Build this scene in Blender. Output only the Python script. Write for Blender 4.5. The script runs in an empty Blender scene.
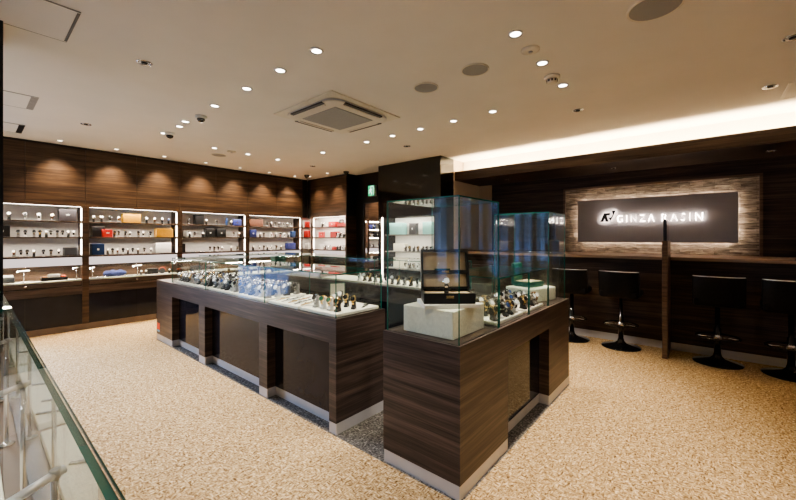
import bpy, math, random
from mathutils import Vector, Matrix
random.seed(7)
S = bpy.context.scene
C = S.collection
PI = math.pi

# ------------------------------------------------------------------ materials
MATS = {}
def _new(name):
    m = bpy.data.materials.new(name); m.use_nodes = True
    nt = m.node_tree; nt.nodes.clear()
    out = nt.nodes.new('ShaderNodeOutputMaterial')
    return m, nt, out
def N(nt, t, **kw):
    n = nt.nodes.new(t)
    for k, v in kw.items(): setattr(n, k, v)
    return n
def bsdf(nt, out, col=(.5,.5,.5), rough=.5, metal=0., spec=.5, coat=0.):
    b = N(nt, 'ShaderNodeBsdfPrincipled')
    b.inputs['Base Color'].default_value = (*col, 1)
    b.inputs['Roughness'].default_value = rough
    b.inputs['Metallic'].default_value = metal
    b.inputs['Specular IOR Level'].default_value = spec
    b.inputs['Coat Weight'].default_value = coat
    nt.links.new(b.outputs[0], out.inputs[0])
    return b
def pos_scaled(nt, sc, rot=(0,0,0)):
    g = N(nt, 'ShaderNodeNewGeometry')
    mp = N(nt, 'ShaderNodeMapping')
    mp.inputs['Scale'].default_value = sc
    mp.inputs['Rotation'].default_value = rot
    nt.links.new(g.outputs['Position'], mp.inputs[0])
    return mp
def ramp(nt, src, stops):
    r = N(nt, 'ShaderNodeValToRGB')
    e = r.color_ramp.elements
    while len(e) < len(stops): e.new(.5)
    for el, (p, c) in zip(e, stops):
        el.position = p; el.color = (*c, 1)
    nt.links.new(src, r.inputs[0])
    return r
def noise(nt, vec, scale, detail=3., rough=.55, dist=0.):
    n = N(nt, 'ShaderNodeTexNoise')
    n.inputs['Scale'].default_value = scale
    n.inputs['Detail'].default_value = detail
    n.inputs['Roughness'].default_value = rough
    n.inputs['Distortion'].default_value = dist
    nt.links.new(vec, n.inputs['Vector'])
    return n
def plain(name, col, rough=.5, metal=0., spec=.5, coat=0., var=.06, vscale=30.):
    """a plain surface with a faint procedural unevenness"""
    if name in MATS: return MATS[name]
    m, nt, out = _new(name)
    b = bsdf(nt, out, col, rough, metal, spec, coat)
    if var:
        tc = N(nt, 'ShaderNodeTexCoord')
        n = noise(nt, tc.outputs['Object'], vscale, 2.)
        lo = tuple(max(0, c*(1-var)) for c in col); hi = tuple(min(1, c*(1+var)) for c in col)
        r = ramp(nt, n.outputs['Fac'], [(.3, lo), (.7, hi)])
        nt.links.new(r.outputs[0], b.inputs['Base Color'])
    MATS[name] = m
    return m
def glow(name, col, strength):
    if name in MATS: return MATS[name]
    m, nt, out = _new(name)
    e = N(nt, 'ShaderNodeEmission')
    e.inputs[0].default_value = (*col, 1); e.inputs[1].default_value = strength
    nt.links.new(e.outputs[0], out.inputs[0])
    MATS[name] = m
    return m
def wood(name, dark, mid, light, rough=.38, zs=34., spec=.4):
    m, nt, out = _new(name)
    b = bsdf(nt, out, mid, rough, 0, spec)
    mp = pos_scaled(nt, (1.1, 1.1, zs))
    n1 = noise(nt, mp.outputs[0], 1.0, 5., .62, .35)
    mp2 = pos_scaled(nt, (2.5, 2.5, zs*4.5))
    n2 = noise(nt, mp2.outputs[0], 1.0, 2., .5)
    mx = N(nt, 'ShaderNodeMath', operation='MULTIPLY_ADD')
    nt.links.new(n2.outputs['Fac'], mx.inputs[0]); mx.inputs[1].default_value = .35
    ms = N(nt, 'ShaderNodeMath', operation='MULTIPLY'); ms.inputs[1].default_value = .72
    nt.links.new(n1.outputs['Fac'], ms.inputs[0]); nt.links.new(ms.outputs[0], mx.inputs[2])
    r = ramp(nt, mx.outputs[0], [(.36, dark), (.53, mid), (.70, light)])
    nt.links.new(r.outputs[0], b.inputs['Base Color'])
    MATS[name] = m
    return m
def make_carpet(key='carpet', stops=None):
    m, nt, out = _new(key+'_loop')
    b = bsdf(nt, out, (.5,.4,.3), .95, 0, .1)
    w = pos_scaled(nt, (1, 1, 1))
    # short worm-like yarns lying on two diagonals
    mpa = pos_scaled(nt, (105, 38, 1), (0, 0, math.radians(35)))
    mpb = pos_scaled(nt, (38, 105, 1), (0, 0, math.radians(30)))
    na = noise(nt, mpa.outputs[0], 1., 1.5, .5, .4); nb = noise(nt, mpb.outputs[0], 1., 1.5, .5, .4)
    sel = noise(nt, w.outputs[0], 34., 1.)
    st = ramp(nt, sel.outputs['Fac'], [(.46, (0,0,0)), (.54, (1,1,1))])
    mix = N(nt, 'ShaderNodeMix', data_type='FLOAT')
    nt.links.new(st.outputs[0], mix.inputs[0]); nt.links.new(na.outputs['Fac'], mix.inputs[2]); nt.links.new(nb.outputs['Fac'], mix.inputs[3])
    r = ramp(nt, mix.outputs[0], stops or [(.30, (.13,.070,.028)), (.45, (.375,.25,.122)), (.58, (.59,.43,.235)), (.70, (.81,.67,.45))])
    big = noise(nt, w.outputs[0], 1.3, 3.)
    rb = ramp(nt, big.outputs['Fac'], [(.3, (.9,.9,.9)), (.7, (1,1,1))])
    mm = N(nt, 'ShaderNodeMix', data_type='RGBA', blend_type='MULTIPLY'); mm.inputs[0].default_value = 1
    nt.links.new(r.outputs[0], mm.inputs[6]); nt.links.new(rb.outputs[0], mm.inputs[7])
    nt.links.new(mm.outputs[2], b.inputs['Base Color'])
    bp = N(nt, 'ShaderNodeBump'); bp.inputs['Strength'].default_value = .5; bp.inputs['Distance'].default_value = .01
    nt.links.new(mix.outputs[0], bp.inputs['Height']); nt.links.new(bp.outputs[0], b.inputs['Normal'])
    MATS[key] = m
    return m
def make_stone():
    m, nt, out = _new('stacked_stone')
    b = bsdf(nt, out, (.3,.25,.2), .9, 0, .2)
    g = N(nt, 'ShaderNodeNewGeometry')
    sp = N(nt, 'ShaderNodeSeparateXYZ'); nt.links.new(g.outputs['Position'], sp.inputs[0])
    cb = N(nt, 'ShaderNodeCombineXYZ'); nt.links.new(sp.outputs['Y'], cb.inputs[0]); nt.links.new(sp.outputs['Z'], cb.inputs[1])
    br = N(nt, 'ShaderNodeTexBrick', offset=.43)
    nt.links.new(cb.outputs[0], br.inputs['Vector'])
    br.inputs['Scale'].default_value = 1.; br.inputs['Brick Width'].default_value = .24; br.inputs['Row Height'].default_value = .032
    br.inputs['Mortar Size'].default_value = .0015; br.inputs['Mortar Smooth'].default_value = .3; br.inputs['Bias'].default_value = 0
    br.inputs['Color1'].default_value = (.28,.24,.20,1); br.inputs['Color2'].default_value = (.56,.49,.41,1); br.inputs['Mortar'].default_value = (.12,.10,.08,1)
    mp = N(nt, 'ShaderNodeMapping'); mp.inputs['Scale'].default_value = (7, 48, 1); nt.links.new(cb.outputs[0], mp.inputs[0])
    n = noise(nt, mp.outputs[0], 1., 5., .65, .5)
    rr = ramp(nt, n.outputs['Fac'], [(.32, (.22,.19,.16)), (.66, (1.,.96,.90))])
    mm = N(nt, 'ShaderNodeMix', data_type='RGBA', blend_type='MULTIPLY'); mm.inputs[0].default_value = 1
    nt.links.new(br.outputs['Color'], mm.inputs[6]); nt.links.new(rr.outputs[0], mm.inputs[7])
    nt.links.new(mm.outputs[2], b.inputs['Base Color'])
    ad = N(nt, 'ShaderNodeMath', operation='ADD'); nt.links.new(n.outputs['Fac'], ad.inputs[0])
    bw = N(nt, 'ShaderNodeRGBToBW'); nt.links.new(br.outputs['Color'], bw.inputs[0]); nt.links.new(bw.outputs[0], ad.inputs[1])
    bp = N(nt, 'ShaderNodeBump'); bp.inputs['Strength'].default_value = 1.; bp.inputs['Distance'].default_value = .02
    nt.links.new(ad.outputs[0], bp.inputs['Height']); nt.links.new(bp.outputs[0], b.inputs['Normal'])
    MATS['stone'] = m
    return m
def make_glass(name, tint, f0=.045, boost=.95):
    m, nt, out = _new(name)
    lw = N(nt, 'ShaderNodeLayerWeight'); lw.inputs['Blend'].default_value = .5
    p = N(nt, 'ShaderNodeMath', operation='POWER'); p.inputs[1].default_value = 5.
    nt.links.new(lw.outputs['Facing'], p.inputs[0])
    k = N(nt, 'ShaderNodeMath', operation='MULTIPLY_ADD'); k.inputs[1].default_value = boost; k.inputs[2].default_value = f0
    k.use_clamp = True
    nt.links.new(p.outputs[0], k.inputs[0])
    t = N(nt, 'ShaderNodeBsdfTransparent'); t.inputs[0].default_value = (*tint, 1)
    g = N(nt, 'ShaderNodeBsdfGlossy'); g.inputs['Roughness'].default_value = 0.; g.inputs[0].default_value = (.97,1,.99,1)
    mx = N(nt, 'ShaderNodeMixShader')
    nt.links.new(k.outputs[0], mx.inputs[0]); nt.links.new(t.outputs[0], mx.inputs[1]); nt.links.new(g.outputs[0], mx.inputs[2])
    nt.links.new(mx.outputs[0], out.inputs[0])
    MATS[name] = m
    return m

wood('wood_island', (.018,.0125,.0112), (.054,.038,.033), (.115,.082,.068), .40, 26.)
wood('wood_panel', (.018,.0105,.0075), (.052,.031,.020), (.115,.070,.044), .42, 20.)
wood('wood_bar', (.016,.011,.009), (.047,.031,.024), (.10,.068,.050), .5, 30., .3)
wood('wood_edge', (.16,.105,.075), (.26,.175,.125), (.36,.25,.18), .35, 30.)
wood('wood_fascia', (.018,.012,.009), (.045,.030,.022), (.08,.055,.04), .5, 30., .3)
wood('wood_trim', (.05,.03,.02), (.11,.068,.045), (.17,.11,.075), .4, 30.)
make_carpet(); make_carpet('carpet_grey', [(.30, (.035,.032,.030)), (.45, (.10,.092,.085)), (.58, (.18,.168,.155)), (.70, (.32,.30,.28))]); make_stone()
make_glass('glass', (.975,.993,.985), .028)
make_glass('glass_window', (.96,.98,.99), .03)
plain('glass_edge', (.012,.135,.102), .12, 0, .8, .3)
plain('glass_edge_light', (.30,.42,.38), .15, 0, .8)
plain('ceiling_paint', (.76,.735,.70), .9, 0, .1, 0, .02, 3.)
plain('white_paint', (.80,.76,.70), .8, 0, .2, 0, .02, 3.)
plain('beige_wall', (.50,.42,.34), .6, 0, .3, 0, .04, 2.)
plain('panel_white', (.78,.76,.74), .6, 0, .3, 0, .03, 8.)
plain('gloss_black', (.010,.0095,.011), .06, 0, .6, .4, .2, 5.)
plain('gloss_kick', (.016,.016,.023), .07, 0, .28, 0, .2, 5.)
plain('gloss_pillar', (.006,.005,.005), .10, 0, .5, .2, .2, 5.)
plain('dark_wall', (.008,.0065,.006), .35, 0, .4, 0, .2, 5.)
plain('plinth_metal', (.54,.54,.56), .40, .4, .5, 0, .05, 6.)
plain('plinth_brown', (.17,.135,.115), .5, .3, .5, 0, .08, 6.)
plain('chrome', (.80,.80,.82), .12, 1., .5, 0, 0)
plain('dull_chrome', (.55,.55,.57), .3, 1., .5, 0, 0)
plain('aluminium', (.80,.80,.80), .35, .35, .5, 0, .02)
plain('mirror', (.85,.85,.86), .01, 1., .5, 0, 0)
plain('black_plastic', (.012,.012,.013), .4, 0, .5, 0, .15)
plain('black_leather', (.006,.0055,.005), .5, 0, .14, 0, .3, 60.)
plain('black_gloss_metal', (.008,.008,.009), .10, .3, .6, .4, .1)
plain('white_plastic', (.78,.76,.72), .4, 0, .5, 0, .02)
plain('grey_mesh', (.33,.33,.33), .7, 0, .3, 0, .15, 200.)
plain('ac_white', (.70,.66,.58), .45, 0, .4, 0, .02)
plain('tray_cream', (.80,.77,.66), .75, 0, .2, 0, .04, 90.)
plain('riser_cream', (.78,.78,.65), .7, 0, .25, 0, .07, 60.)
plain('slab_white', (.83,.80,.76), .6, 0, .3, 0, .04)
plain('steel', (.62,.62,.63), .22, 1., .5, 0, .1, 120.)
plain('steel_dark', (.40,.40,.41), .25, 1., .5, 0, .2, 120.)
plain('stand_grey', (.25,.24,.23), .4, 0, .5, 0, .05)
plain('gold', (.80,.56,.24), .24, 1., .5, 0, .1, 120.)
plain('dial_white', (.82,.82,.80), .35, 0, .5, .3, .03)
plain('dial_black', (.010,.010,.012), .2, 0, .5, .3, .1)
plain('dial_blue', (.02,.05,.16), .2, 0, .5, .3, .1)
plain('dial_green', (.006,.085,.045), .2, 0, .5, .3, .1)
plain('leather_black', (.012,.011,.011), .5, 0, .4, 0, .2, 90.)
plain('leather_brown', (.22,.095,.035), .5, 0, .4, 0, .2, 90.)
plain('stand_white', (.82,.81,.79), .35, 0, .5, 0, .02)
plain('stand_black', (.014,.014,.015), .35, 0, .5, 0, .1)
plain('box_black', (.010,.010,.011), .35, 0, .5, .1, .15)
plain('box_slate', (.050,.055,.065), .4, 0, .5, .1, .1)
plain('box_purple_grey', (.055,.05,.058), .4, 0, .5, .1, .1)
plain('box_yellow', (.62,.33,.035), .4, 0, .5, .1, .06)
plain('box_blue', (.014,.045,.15), .4, 0, .5, .1, .1)
plain('box_navy', (.03,.04,.19), .4, 0, .5, .1, .1)
plain('box_red', (.52,.028,.024), .4, 0, .5, .1, .08)
plain('box_brown', (.16,.075,.05), .4, 0, .5, .1, .1)
plain('box_teal', (.30,.62,.60), .5, 0, .4, 0, .05)
plain('box_green', (.008,.085,.06), .35, 0, .5, .2, .1)
plain('box_cream', (.76,.72,.60), .6, 0, .3, 0, .04)
plain('box_white', (.80,.79,.78), .5, 0, .4, 0, .03)
plain('lining_tan', (.74,.58,.38), .75, 0, .2, 0, .05)
plain('cloth_navy', (.035,.045,.13), .8, 0, .2, 0, .2, 40.)
plain('orange_red', (.62,.10,.04), .5, 0, .4, 0, .05)
plain('sticker_red', (.85,.06,.03), .5, 0, .4, 0, .03)
plain('sticker_blue', (.15,.45,.75), .5, 0, .4, 0, .03)
plain('sign_grey', (.33,.315,.325), .55, 0, .3, 0, .04, 4.)
plain('letter_face', (.22,.18,.16), .5, 0, .3, 0, 0)
plain('emblem_black', (.004,.004,.004), .5, 0, .3, 0, 0)
plain('fabric_grey', (.30,.29,.28), .8, 0, .2, 0, .1)
glow('lamp_warm', (1., .90, .78), 7.)
glow('lamp_wash', (1., .84, .64), 4.)
glow('lamp_cool', (.93, .97, 1.), 30.)
glow('led_strip', (1., .86, .72), 7.)
glow('led_cove', (1., .76, .46), 16.)
glow('led_halo', (1., .82, .66), 20.0)
glow('letter_glow', (1., .84, .76), 1.3)
glow('emblem_halo', (1., .84, .76), .85)
glow('letter_back', (1., .83, .70), 16.)
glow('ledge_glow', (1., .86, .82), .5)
glow('exit_green', (.015, .50, .20), .8)
glow('exit_white', (.85, 1., .9), 1.1)

# ------------------------------------------------------------------ mesh builder
class MB:
    def __init__(s): s.v = []; s.f = []; s.m = []; s.sm = []
    def add(s, vs, fs, mi=0, smooth=False):
        b = len(s.v); s.v += [tuple(p) for p in vs]
        for f in fs:
            s.f.append(tuple(b+i for i in f)); s.m.append(mi); s.sm.append(smooth)
        return s
    def box(s, x0, y0, z0, x1, y1, z1, mi=0):
        if x0 > x1: x0, x1 = x1, x0
        if y0 > y1: y0, y1 = y1, y0
        if z0 > z1: z0, z1 = z1, z0
        vs = [(x0,y0,z0),(x1,y0,z0),(x1,y1,z0),(x0,y1,z0),(x0,y0,z1),(x1,y0,z1),(x1,y1,z1),(x0,y1,z1)]
        return s.add(vs, [(0,3,2,1),(4,5,6,7),(0,1,5,4),(1,2,6,5),(2,3,7,6),(3,0,4,7)], mi)
    def pane(s, x0, y0, z0, x1, y1, z1, edge=1):
        """a sheet of glass: big faces slot 0, cut edges slot 1"""
        b = len(s.m); s.box(x0,y0,z0,x1,y1,z1)
        d = [abs(x1-x0), abs(y1-y0), abs(z1-z0)]; k = d.index(min(d))
        ax = [2,2,1,0,1,0]
        for i in range(6): s.m[b+i] = 0 if ax[i] == k else edge
        return s
    def xf(s, M, start=0):
        for i in range(start, len(s.v)): s.v[i] = tuple(M @ Vector(s.v[i]))
        return s
    def tube(s, pts, r, n=8, mi=0, closed=False, caps=True):
        pts = [Vector(p) for p in pts]; L = len(pts); rr = r if isinstance(r, (list, tuple)) else [r]*L
        rings = []
        up = None
        for i, p in enumerate(pts):
            if closed: t = pts[(i+1) % L] - pts[i-1]
            else: t = pts[min(i+1, L-1)] - pts[max(i-1, 0)]
            t.normalize()
            if up is None:
                up = Vector((0,0,1)) if abs(t.z) < .9 else Vector((1,0,0))
            a = t.cross(up)
            if a.length < 1e-6: a = t.cross(Vector((0,1,0)))
            a.normalize(); bb = a.cross(t); up = bb
            rings.append([p + (a*math.cos(2*PI*k/n) + bb*math.sin(2*PI*k/n))*rr[i] for k in range(n)])
        vs = [q for R in rings for q in R]; fs = []
        for i in range(L if closed else L-1):
            j = (i+1) % L
            for k in range(n): fs.append((i*n+k, i*n+(k+1) % n, j*n+(k+1) % n, j*n+k))
        s.add(vs, fs, mi, True)
        if caps and not closed:
            b = len(s.v) - len(vs)
            s.f.append(tuple(b+k for k in range(n))[::-1]); s.m.append(mi); s.sm.append(False)
            s.f.append(tuple(b+(L-1)*n+k for k in range(n))); s.m.append(mi); s.sm.append(False)
        return s
    def lathe(s, prof, cx=0, cy=0, n=24, mi=0, smooth=True, capb=True, capt=True):
        vs = []; fs = []
        for r, z in prof:
            for k in range(n):
                a = 2*PI*k/n; vs.append((cx+r*math.cos(a), cy+r*math.sin(a), z))
        for i in range(len(prof)-1):
            for k in range(n): fs.append((i*n+k, i*n+(k+1) % n, (i+1)*n+(k+1) % n, (i+1)*n+k))
        s.add(vs, fs, mi, smooth); b = len(s.v)-len(vs)
        if capb: s.f.append(tuple(b+k for k in range(n))[::-1]); s.m.append(mi); s.sm.append(False)
        if capt: s.f.append(tuple(b+(len(prof)-1)*n+k for k in range(n))); s.m.append(mi); s.sm.append(False)
        return s
    def prism(s, poly, M, d, mi=0):
        """polygon (u,v) extruded by d along w, then mapped with M"""
        n = len(poly)
        vs = [M @ Vector((u, v, 0)) for u, v in poly] + [M @ Vector((u, v, d)) for u, v in poly]
        fs = [tuple(range(n))[::-1], tuple(range(n, 2*n))] + [(i, (i+1) % n, n+(i+1) % n, n+i) for i in range(n)]
        return s.add(vs, fs, mi)
    def build(s, name, mats, parent=None, off=None, bevel=0, seg=2):
        if off is None: off = OFF.get(parent.name, Vector((0,0,0))) if parent else Vector((0,0,0))
        off = Vector(off)
        me = bpy.data.meshes.new(name)
        me.from_pydata([tuple(Vector(p)-off) for p in s.v], [], s.f); me.validate(); me.update()
        mats = mats if isinstance(mats, (list, tuple)) else [mats]
        for m in mats: me.materials.append(MATS[m])
        if len(me.polygons) == len(s.f):
            for p, mi, sm in zip(me.polygons, s.m, s.sm): p.material_index = mi; p.use_smooth = sm
        o = bpy.data.objects.new(name, me); C.objects.link(o)
        if parent: o.parent = parent
        else: o.location = off
        OFF[o.name] = off
        if bevel:
            md = o.modifiers.new('soft_edges', 'BEVEL'); md.width = bevel; md.segments = seg; md.limit_method = 'ANGLE'
            md.angle_limit = math.radians(40)
        return o
OFF = {}
def thing(name, label, cat, loc=(0,0,0), group=None):
    o = bpy.data.objects.new(name, None); C.objects.link(o); o.location = loc
    o.empty_display_size = .05
    o['label'] = label; o['category'] = cat
    if group: o['group'] = group
    OFF[o.name] = Vector(loc)
    return o
def tag(o, label, cat, group=None):
    o['label'] = label; o['category'] = cat
    if group: o['group'] = group
    return o
def struct(name, mb, mats, parent=None, bevel=0):
    o = mb.build(name, mats, parent, bevel=bevel)
    if not parent: o['kind'] = 'structure'
    return o
def copy_tree(o, parent=None):
    c = o.copy(); C.objects.link(c); c.parent = parent
    if parent: c.matrix_parent_inverse = o.matrix_parent_inverse
    for ch in o.children[:]: copy_tree(ch, c)
    return c
ORD = ['first','second','third','fourth','fifth','sixth','seventh','eighth','ninth','tenth','eleventh','twelfth','thirteenth','fourteenth','fifteenth','sixteenth','seventeenth','eighteenth','nineteenth','twentieth']

def spot(parent, loc, energy, target=None, size=70, blend=.6, col=(1,.89,.76), rad=.035):
    l = bpy.data.lights.new('downlight_bulb', 'SPOT'); l.energy = energy; l.color = col
    l.spot_size = math.radians(size); l.spot_blend = blend; l.shadow_soft_size = rad
    o = bpy.data.objects.new('downlight_bulb', l); C.objects.link(o)
    off = OFF.get(parent.name, Vector((0,0,0)))
    o.parent = parent; o.location = Vector(loc) - off
    if target is not None:
        d = Vector(target) - Vector(loc); o.rotation_euler = d.to_track_quat('-Z', 'Y').to_euler()
    return o
def area(parent, loc, energy, sx, sy, rot, col=(1,.86,.70), name='light_tube', spread=180):
    l = bpy.data.lights.new(name, 'AREA'); l.shape = 'RECTANGLE'; l.size = sx; l.size_y = sy; l.energy = energy; l.color = col
    l.spread = math.radians(spread)
    o = bpy.data.objects.new(name, l); C.objects.link(o)
    off = OFF.get(parent.name, Vector((0,0,0))) if parent else Vector((0,0,0))
    if parent: o.parent = parent
    o.location = Vector(loc) - off; o.rotation_euler = rot
    return o

# ------------------------------------------------------------------ dimensions
CH = 2.585            # ceiling
WT = .762             # island worktop
W = 6.73              # face of the cabinets on the long wall
SX = 6.0              # sign wall
IX0, IY0 = 1.555, .915

# ------------------------------------------------------------------ the setting
struct('floor', MB().box(-2.6,-3.1,-.1,6.4,7.3,0), 'carpet')
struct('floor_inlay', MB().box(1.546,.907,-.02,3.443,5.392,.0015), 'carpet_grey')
struct('ceiling', MB().box(-2.6,-3.1,CH,6.4,7.3,CH+.12), 'ceiling_paint')
mb = MB(); mb.box(-.22,7.06,0,6.2,7.2,CH); mb.box(-2.6,7.06,0,-1.5,7.2,CH); mb.box(-1.5,7.06,2.25,-.22,7.2,CH)
struct('wall_left', mb, 'white_paint')
struct('wall_right', MB().box(SX,-3.1,0,SX+.12,2.88,CH), 'wood_bar')
mb = MB(); mb.box(SX,2.88,0,SX+.12,3.13,CH); mb.box(5.12,3.13,0,SX+.12,3.2,CH)
struct('wall_alcove', mb, 'beige_wall')
struct('wall_back', MB().box(5.12,3.2,0,5.3,7.06,CH), 'dark_wall')
struct('wall_front', MB().box(-2.6,-3.1,0,6.2,-3.0,CH), 'white_paint')
mb = MB(); mb.box(-2.6,-3.1,0,-2.5,2.6,CH); mb.box(-2.6,3.9,0,-2.5,7.2,CH); mb.box(-2.6,2.6,2.35,-2.5,3.9,CH); mb.box(-2.6,2.6,0,-2.5,3.9,.4)
struct('wall_entrance', mb, 'white_paint')
# pillar block with the display unit let into its face
PX = 4.735
mb = MB(); mb.box(PX,3.13,1.93,5.12,4.46,CH); mb.box(PX,3.13,0,5.12,3.24,1.93); mb.box(PX,4.35,0,5.12,4.46,1.93)
struct('wall_pillar', mb, 'gloss_pillar')
# black pillar edge by the entrance
struct('wall_entrance_pillar', MB().box(-.16,3.16,0,.128,3.55,CH), 'gloss_pillar')
# windows with daylight
mb = MB()
for x in (-1.5,-.86,-.26): mb.box(x,7.08,0,x+.04,7.14,2.25)
mb.box(-1.5,7.08,2.2,-.22,7.14,2.25); mb.box(-1.5,7.08,0,-.22,7.14,.06)
w = struct('window_1', mb, 'dull_chrome'); struct('window_pane', MB().box(-1.47,7.105,.06,-.25,7.115,2.2), 'glass_window', w)
mb = MB()
for y, q in ((2.6,.05),(2.86,.18),(3.25,.10),(3.46,.16),(3.84,.06)): mb.box(-2.58,y,.4,-2.52,y+q,2.35)
mb.box(-2.58,2.6,2.30,-2.52,3.9,2.35); mb.box(-2.58,2.6,.4,-2.52,3.9,.45)
w = struct('window_2', mb, 'dull_chrome'); struct('window_pane', MB().box(-2.555,2.64,.44,-2.545,3.86,2.31), 'glass_window', w)

# soffit over the bar with the light cove behind its edge
FX = 5.14; SZ = 2.24; FT = 2.385
struct('ceiling_soffit', MB().box(FX,-3.0,SZ,SX,3.12,SZ+.03), 'wood_bar')
struct('trim_1', MB().box(FX,-3.0,SZ+.03,FX+.025,3.12,FT), 'wood_fascia')
struct('wall_cove', MB().box(5.42,-3.0,SZ+.03,SX,3.12,CH), 'white_paint')
cv = struct('trim_2', MB().box(5.21,-2.9,SZ+.032,5.27,3.05,SZ+.062), 'led_cove')
area(cv, (5.24,.1,SZ+.075), 46, .05, 5.9, (PI,0,0), (1,.76,.46))
# baseboard of the bar side
struct('baseboard_right', MB().box(5.268,-3.0,0,5.28,3.12,.085), 'plinth_metal')

# sign recess: stone cladding, wooden frame
mb = MB().box(SX-.012,-.50,1.082,SX,1.64,2.03)
struct('wall_stone', mb, 'stone')
mb = MB(); z0, z1, y0, y1 = 1.082, 2.03, -.50, 1.64
mb.box(SX-.03,y0-.03,z0,SX,y0,z1+.03); mb.box(SX-.03,y1,z0,SX,y1+.03,z1+.03); mb.box(SX-.03,y0,z1,SX,y1,z1+.03)
struct('trim_3', mb, 'wood_trim')

# ------------------------------------------------------------------ floating sign
sg = thing('illuminated_shop_sign', 'grey floating sign panel with glowing letters on the stone wall above the bar', 'sign', (SX-.07,.57,1.24))
sy0, sy1, sz0, sz1 = -.318, 1.452, 1.238, 1.855
SF = SX-.085
MB().box(SF,sy0,sz0,SF+.02,sy1,sz1).build('panel', 'sign_grey', sg, bevel=.002)
mb = MB()
mb.box(SF+.028,sy0+.05,sz1-.05,SF+.04,sy1-.05,sz1-.035); mb.box(SF+.028,sy0+.05,sz0+.035,SF+.04,sy1-.05,sz0+.05)
mb.box(SF+.028,sy0+.035,sz0+.06,SF+.04,sy0+.05,sz1-.06); mb.box(SF+.028,sy1-.05,sz0+.06,SF+.04,sy1-.035,sz1-.06)
mb.build('light_strip', 'led_halo', sg)
for y in (sy0+.3, sy1-.3): MB().box(SF+.02,y-.05,1.45,SX-.013,y+.05,1.65).build('bracket', 'black_plastic', sg)
SIGNM = Matrix(((0,0,-1,0),(-1,0,0,0),(0,1,0,0),(0,0,0,1)))     # text x -> -y, text y -> z, out of the wall -> -x
def letters(word, ystart, yend, zb, h, name, mat, d, gap, thick):
    cu = bpy.data.curves.new(name, 'FONT'); cu.body = word; cu.size = 1; cu.extrude = 0; cu.space_character = 1.5; cu.offset = thick; cu.resolution_u = 4
    t = bpy.data.objects.new('tmp_text', cu); C.objects.link(t)
    dg = bpy.context.evaluated_depsgraph_get()
    me = bpy.data.meshes.new_from_object(t.evaluated_get(dg))
    bpy.data.objects.remove(t)
    xs = [v.co.x for v in me.vertices]; ys = [v.co.y for v in me.vertices]
    x0, x1, y0, y1 = min(xs), max(xs), min(ys), max(ys)
    mb = MB(); n = len(me.vertices)
    co = [((v.co.x-x0)/(x1-x0)*(ystart-yend), (v.co.y-y0)/(y1-y0)*h) for v in me.vertices]
    T = Matrix.Translation((SF-gap, ystart, zb)) @ SIGNM
    vs = [T @ Vector((u, w_, 0)) for u, w_ in co] + [T @ Vector((u, w_, d)) for u, w_ in co]
    fs = [tuple(p.vertices) for p in me.polygons]
    fs2 = [tuple(n+i for i in f) for f in fs]
    ec = {}
    for f in fs:
        for i in range(len(f)):
            e = (f[i], f[(i+1) % len(f)]); ec[e] = ec.get(e, 0)+1
    side = [(a, b, n+b, n+a) for (a, b) in ec if (b, a) not in ec]
    faces = [f[::-1] for f in fs] + fs2 + side
    par = list(range(2*n))
    def root(i):
        while par[i] != i: par[i] = par[par[i]]; i = par[i]
        return i
    for f in faces:
        for i in f[1:]: par[root(i)] = root(f[0])
    comp = {}
    for f in faces: comp.setdefault(root(f[0]), []).append(f)
    for r_ in sorted(comp, key=lambda r_: -vs[r_].y):          # one mesh per letter
        fl = comp[r_]; idx = sorted({i for f in fl for i in f}); mp = {q: i for i, q in enumerate(idx)}
        MB().add([vs[i] for i in idx], [tuple(mp[i] for i in f) for f in fl]).build(name, mat, sg)
for word, ys, ye in (('GINZA', .934, .497), ('RASIN', .425, .003)):
    letters(word, ys-.004, ye+.004, 1.521, .094, 'letter_backlight', 'letter_back', .002, .030, -.012)
    letters(word, ys+.003, ye-.003, 1.514, .108, 'letter_halo', 'letter_glow', .004, .034, -.010)  # glowing outline shaped to stand in for the bloom around each letter
    letters(word, ys, ye, 1.517, .101, 'letter', 'letter_face', .003, .0385, -.036)
# emblem: leaning R made of black bars
u = .0095
def P(lst): return [((x-100)*.000655, (340-y)*.000735) for x, y in lst]
E1 = P([(92,342),(166,174),(288,174),(274,220),(214,220),(252,342),(198,342),(178,276),(148,342)])
E2 = P([(310,134),(386,134),(292,326),(248,266),(304,262),(334,198)])
T = Matrix.Translation((SF-.0385, 1.134, 1.532)) @ SIGNM
mb = MB(); mb.prism(E1, T, .006); mb.prism(E2, T, .006); mb.build('emblem', 'emblem_black', sg)
def grow(poly, d):
    cx = sum(p[0] for p in poly)/len(poly); cy = sum(p[1] for p in poly)/len(poly)
    return poly
T2 = Matrix.Translation((SF-.033, 1.134, 1.532)) @ SIGNM
T3 = Matrix.Translation((SF-.029, 1.134, 1.532)) @ SIGNM
mb = MB(); mb.prism(E1, T3, .002); mb.prism(E2, T3, .002); mb.build('emblem_backlight', 'letter_back', sg)
mb = MB(); mb.prism(P([(88,346),(162,172),(292,172),(308,134),(392,134),(298,332),(258,346)]), T2, .005); mb.build('emblem_glow', 'emblem_halo', sg)  # glowing plate shaped as the halo around the emblem

# ------------------------------------------------------------------ bar counter, partition, stools
br = thing('bar_counter', 'long dark wood bar counter under the illuminated sign', 'counter', (5.6,0,0))
MB().box(5.28,-2.99,0.001,5.40,3.12,1.045).build('front_panel', 'wood_bar', br)
MB().box(5.15,-2.99,1.045,SX-.004,3.12,1.081).build('counter_top', 'wood_edge', br, bevel=.004)

pt = thing('bar_partition', 'narrow upright dark wooden divider standing between the bar stools', 'partition', (5.05,.32,0))
MB().box(4.82,.294,0,5.265,.343,1.268).build('board', 'wood_trim', pt, bevel=.003)
MB().box(4.84,.303,1.268,5.13,.334,1.503).build('upper_panel', 'gloss_black', pt, bevel=.002)

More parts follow.
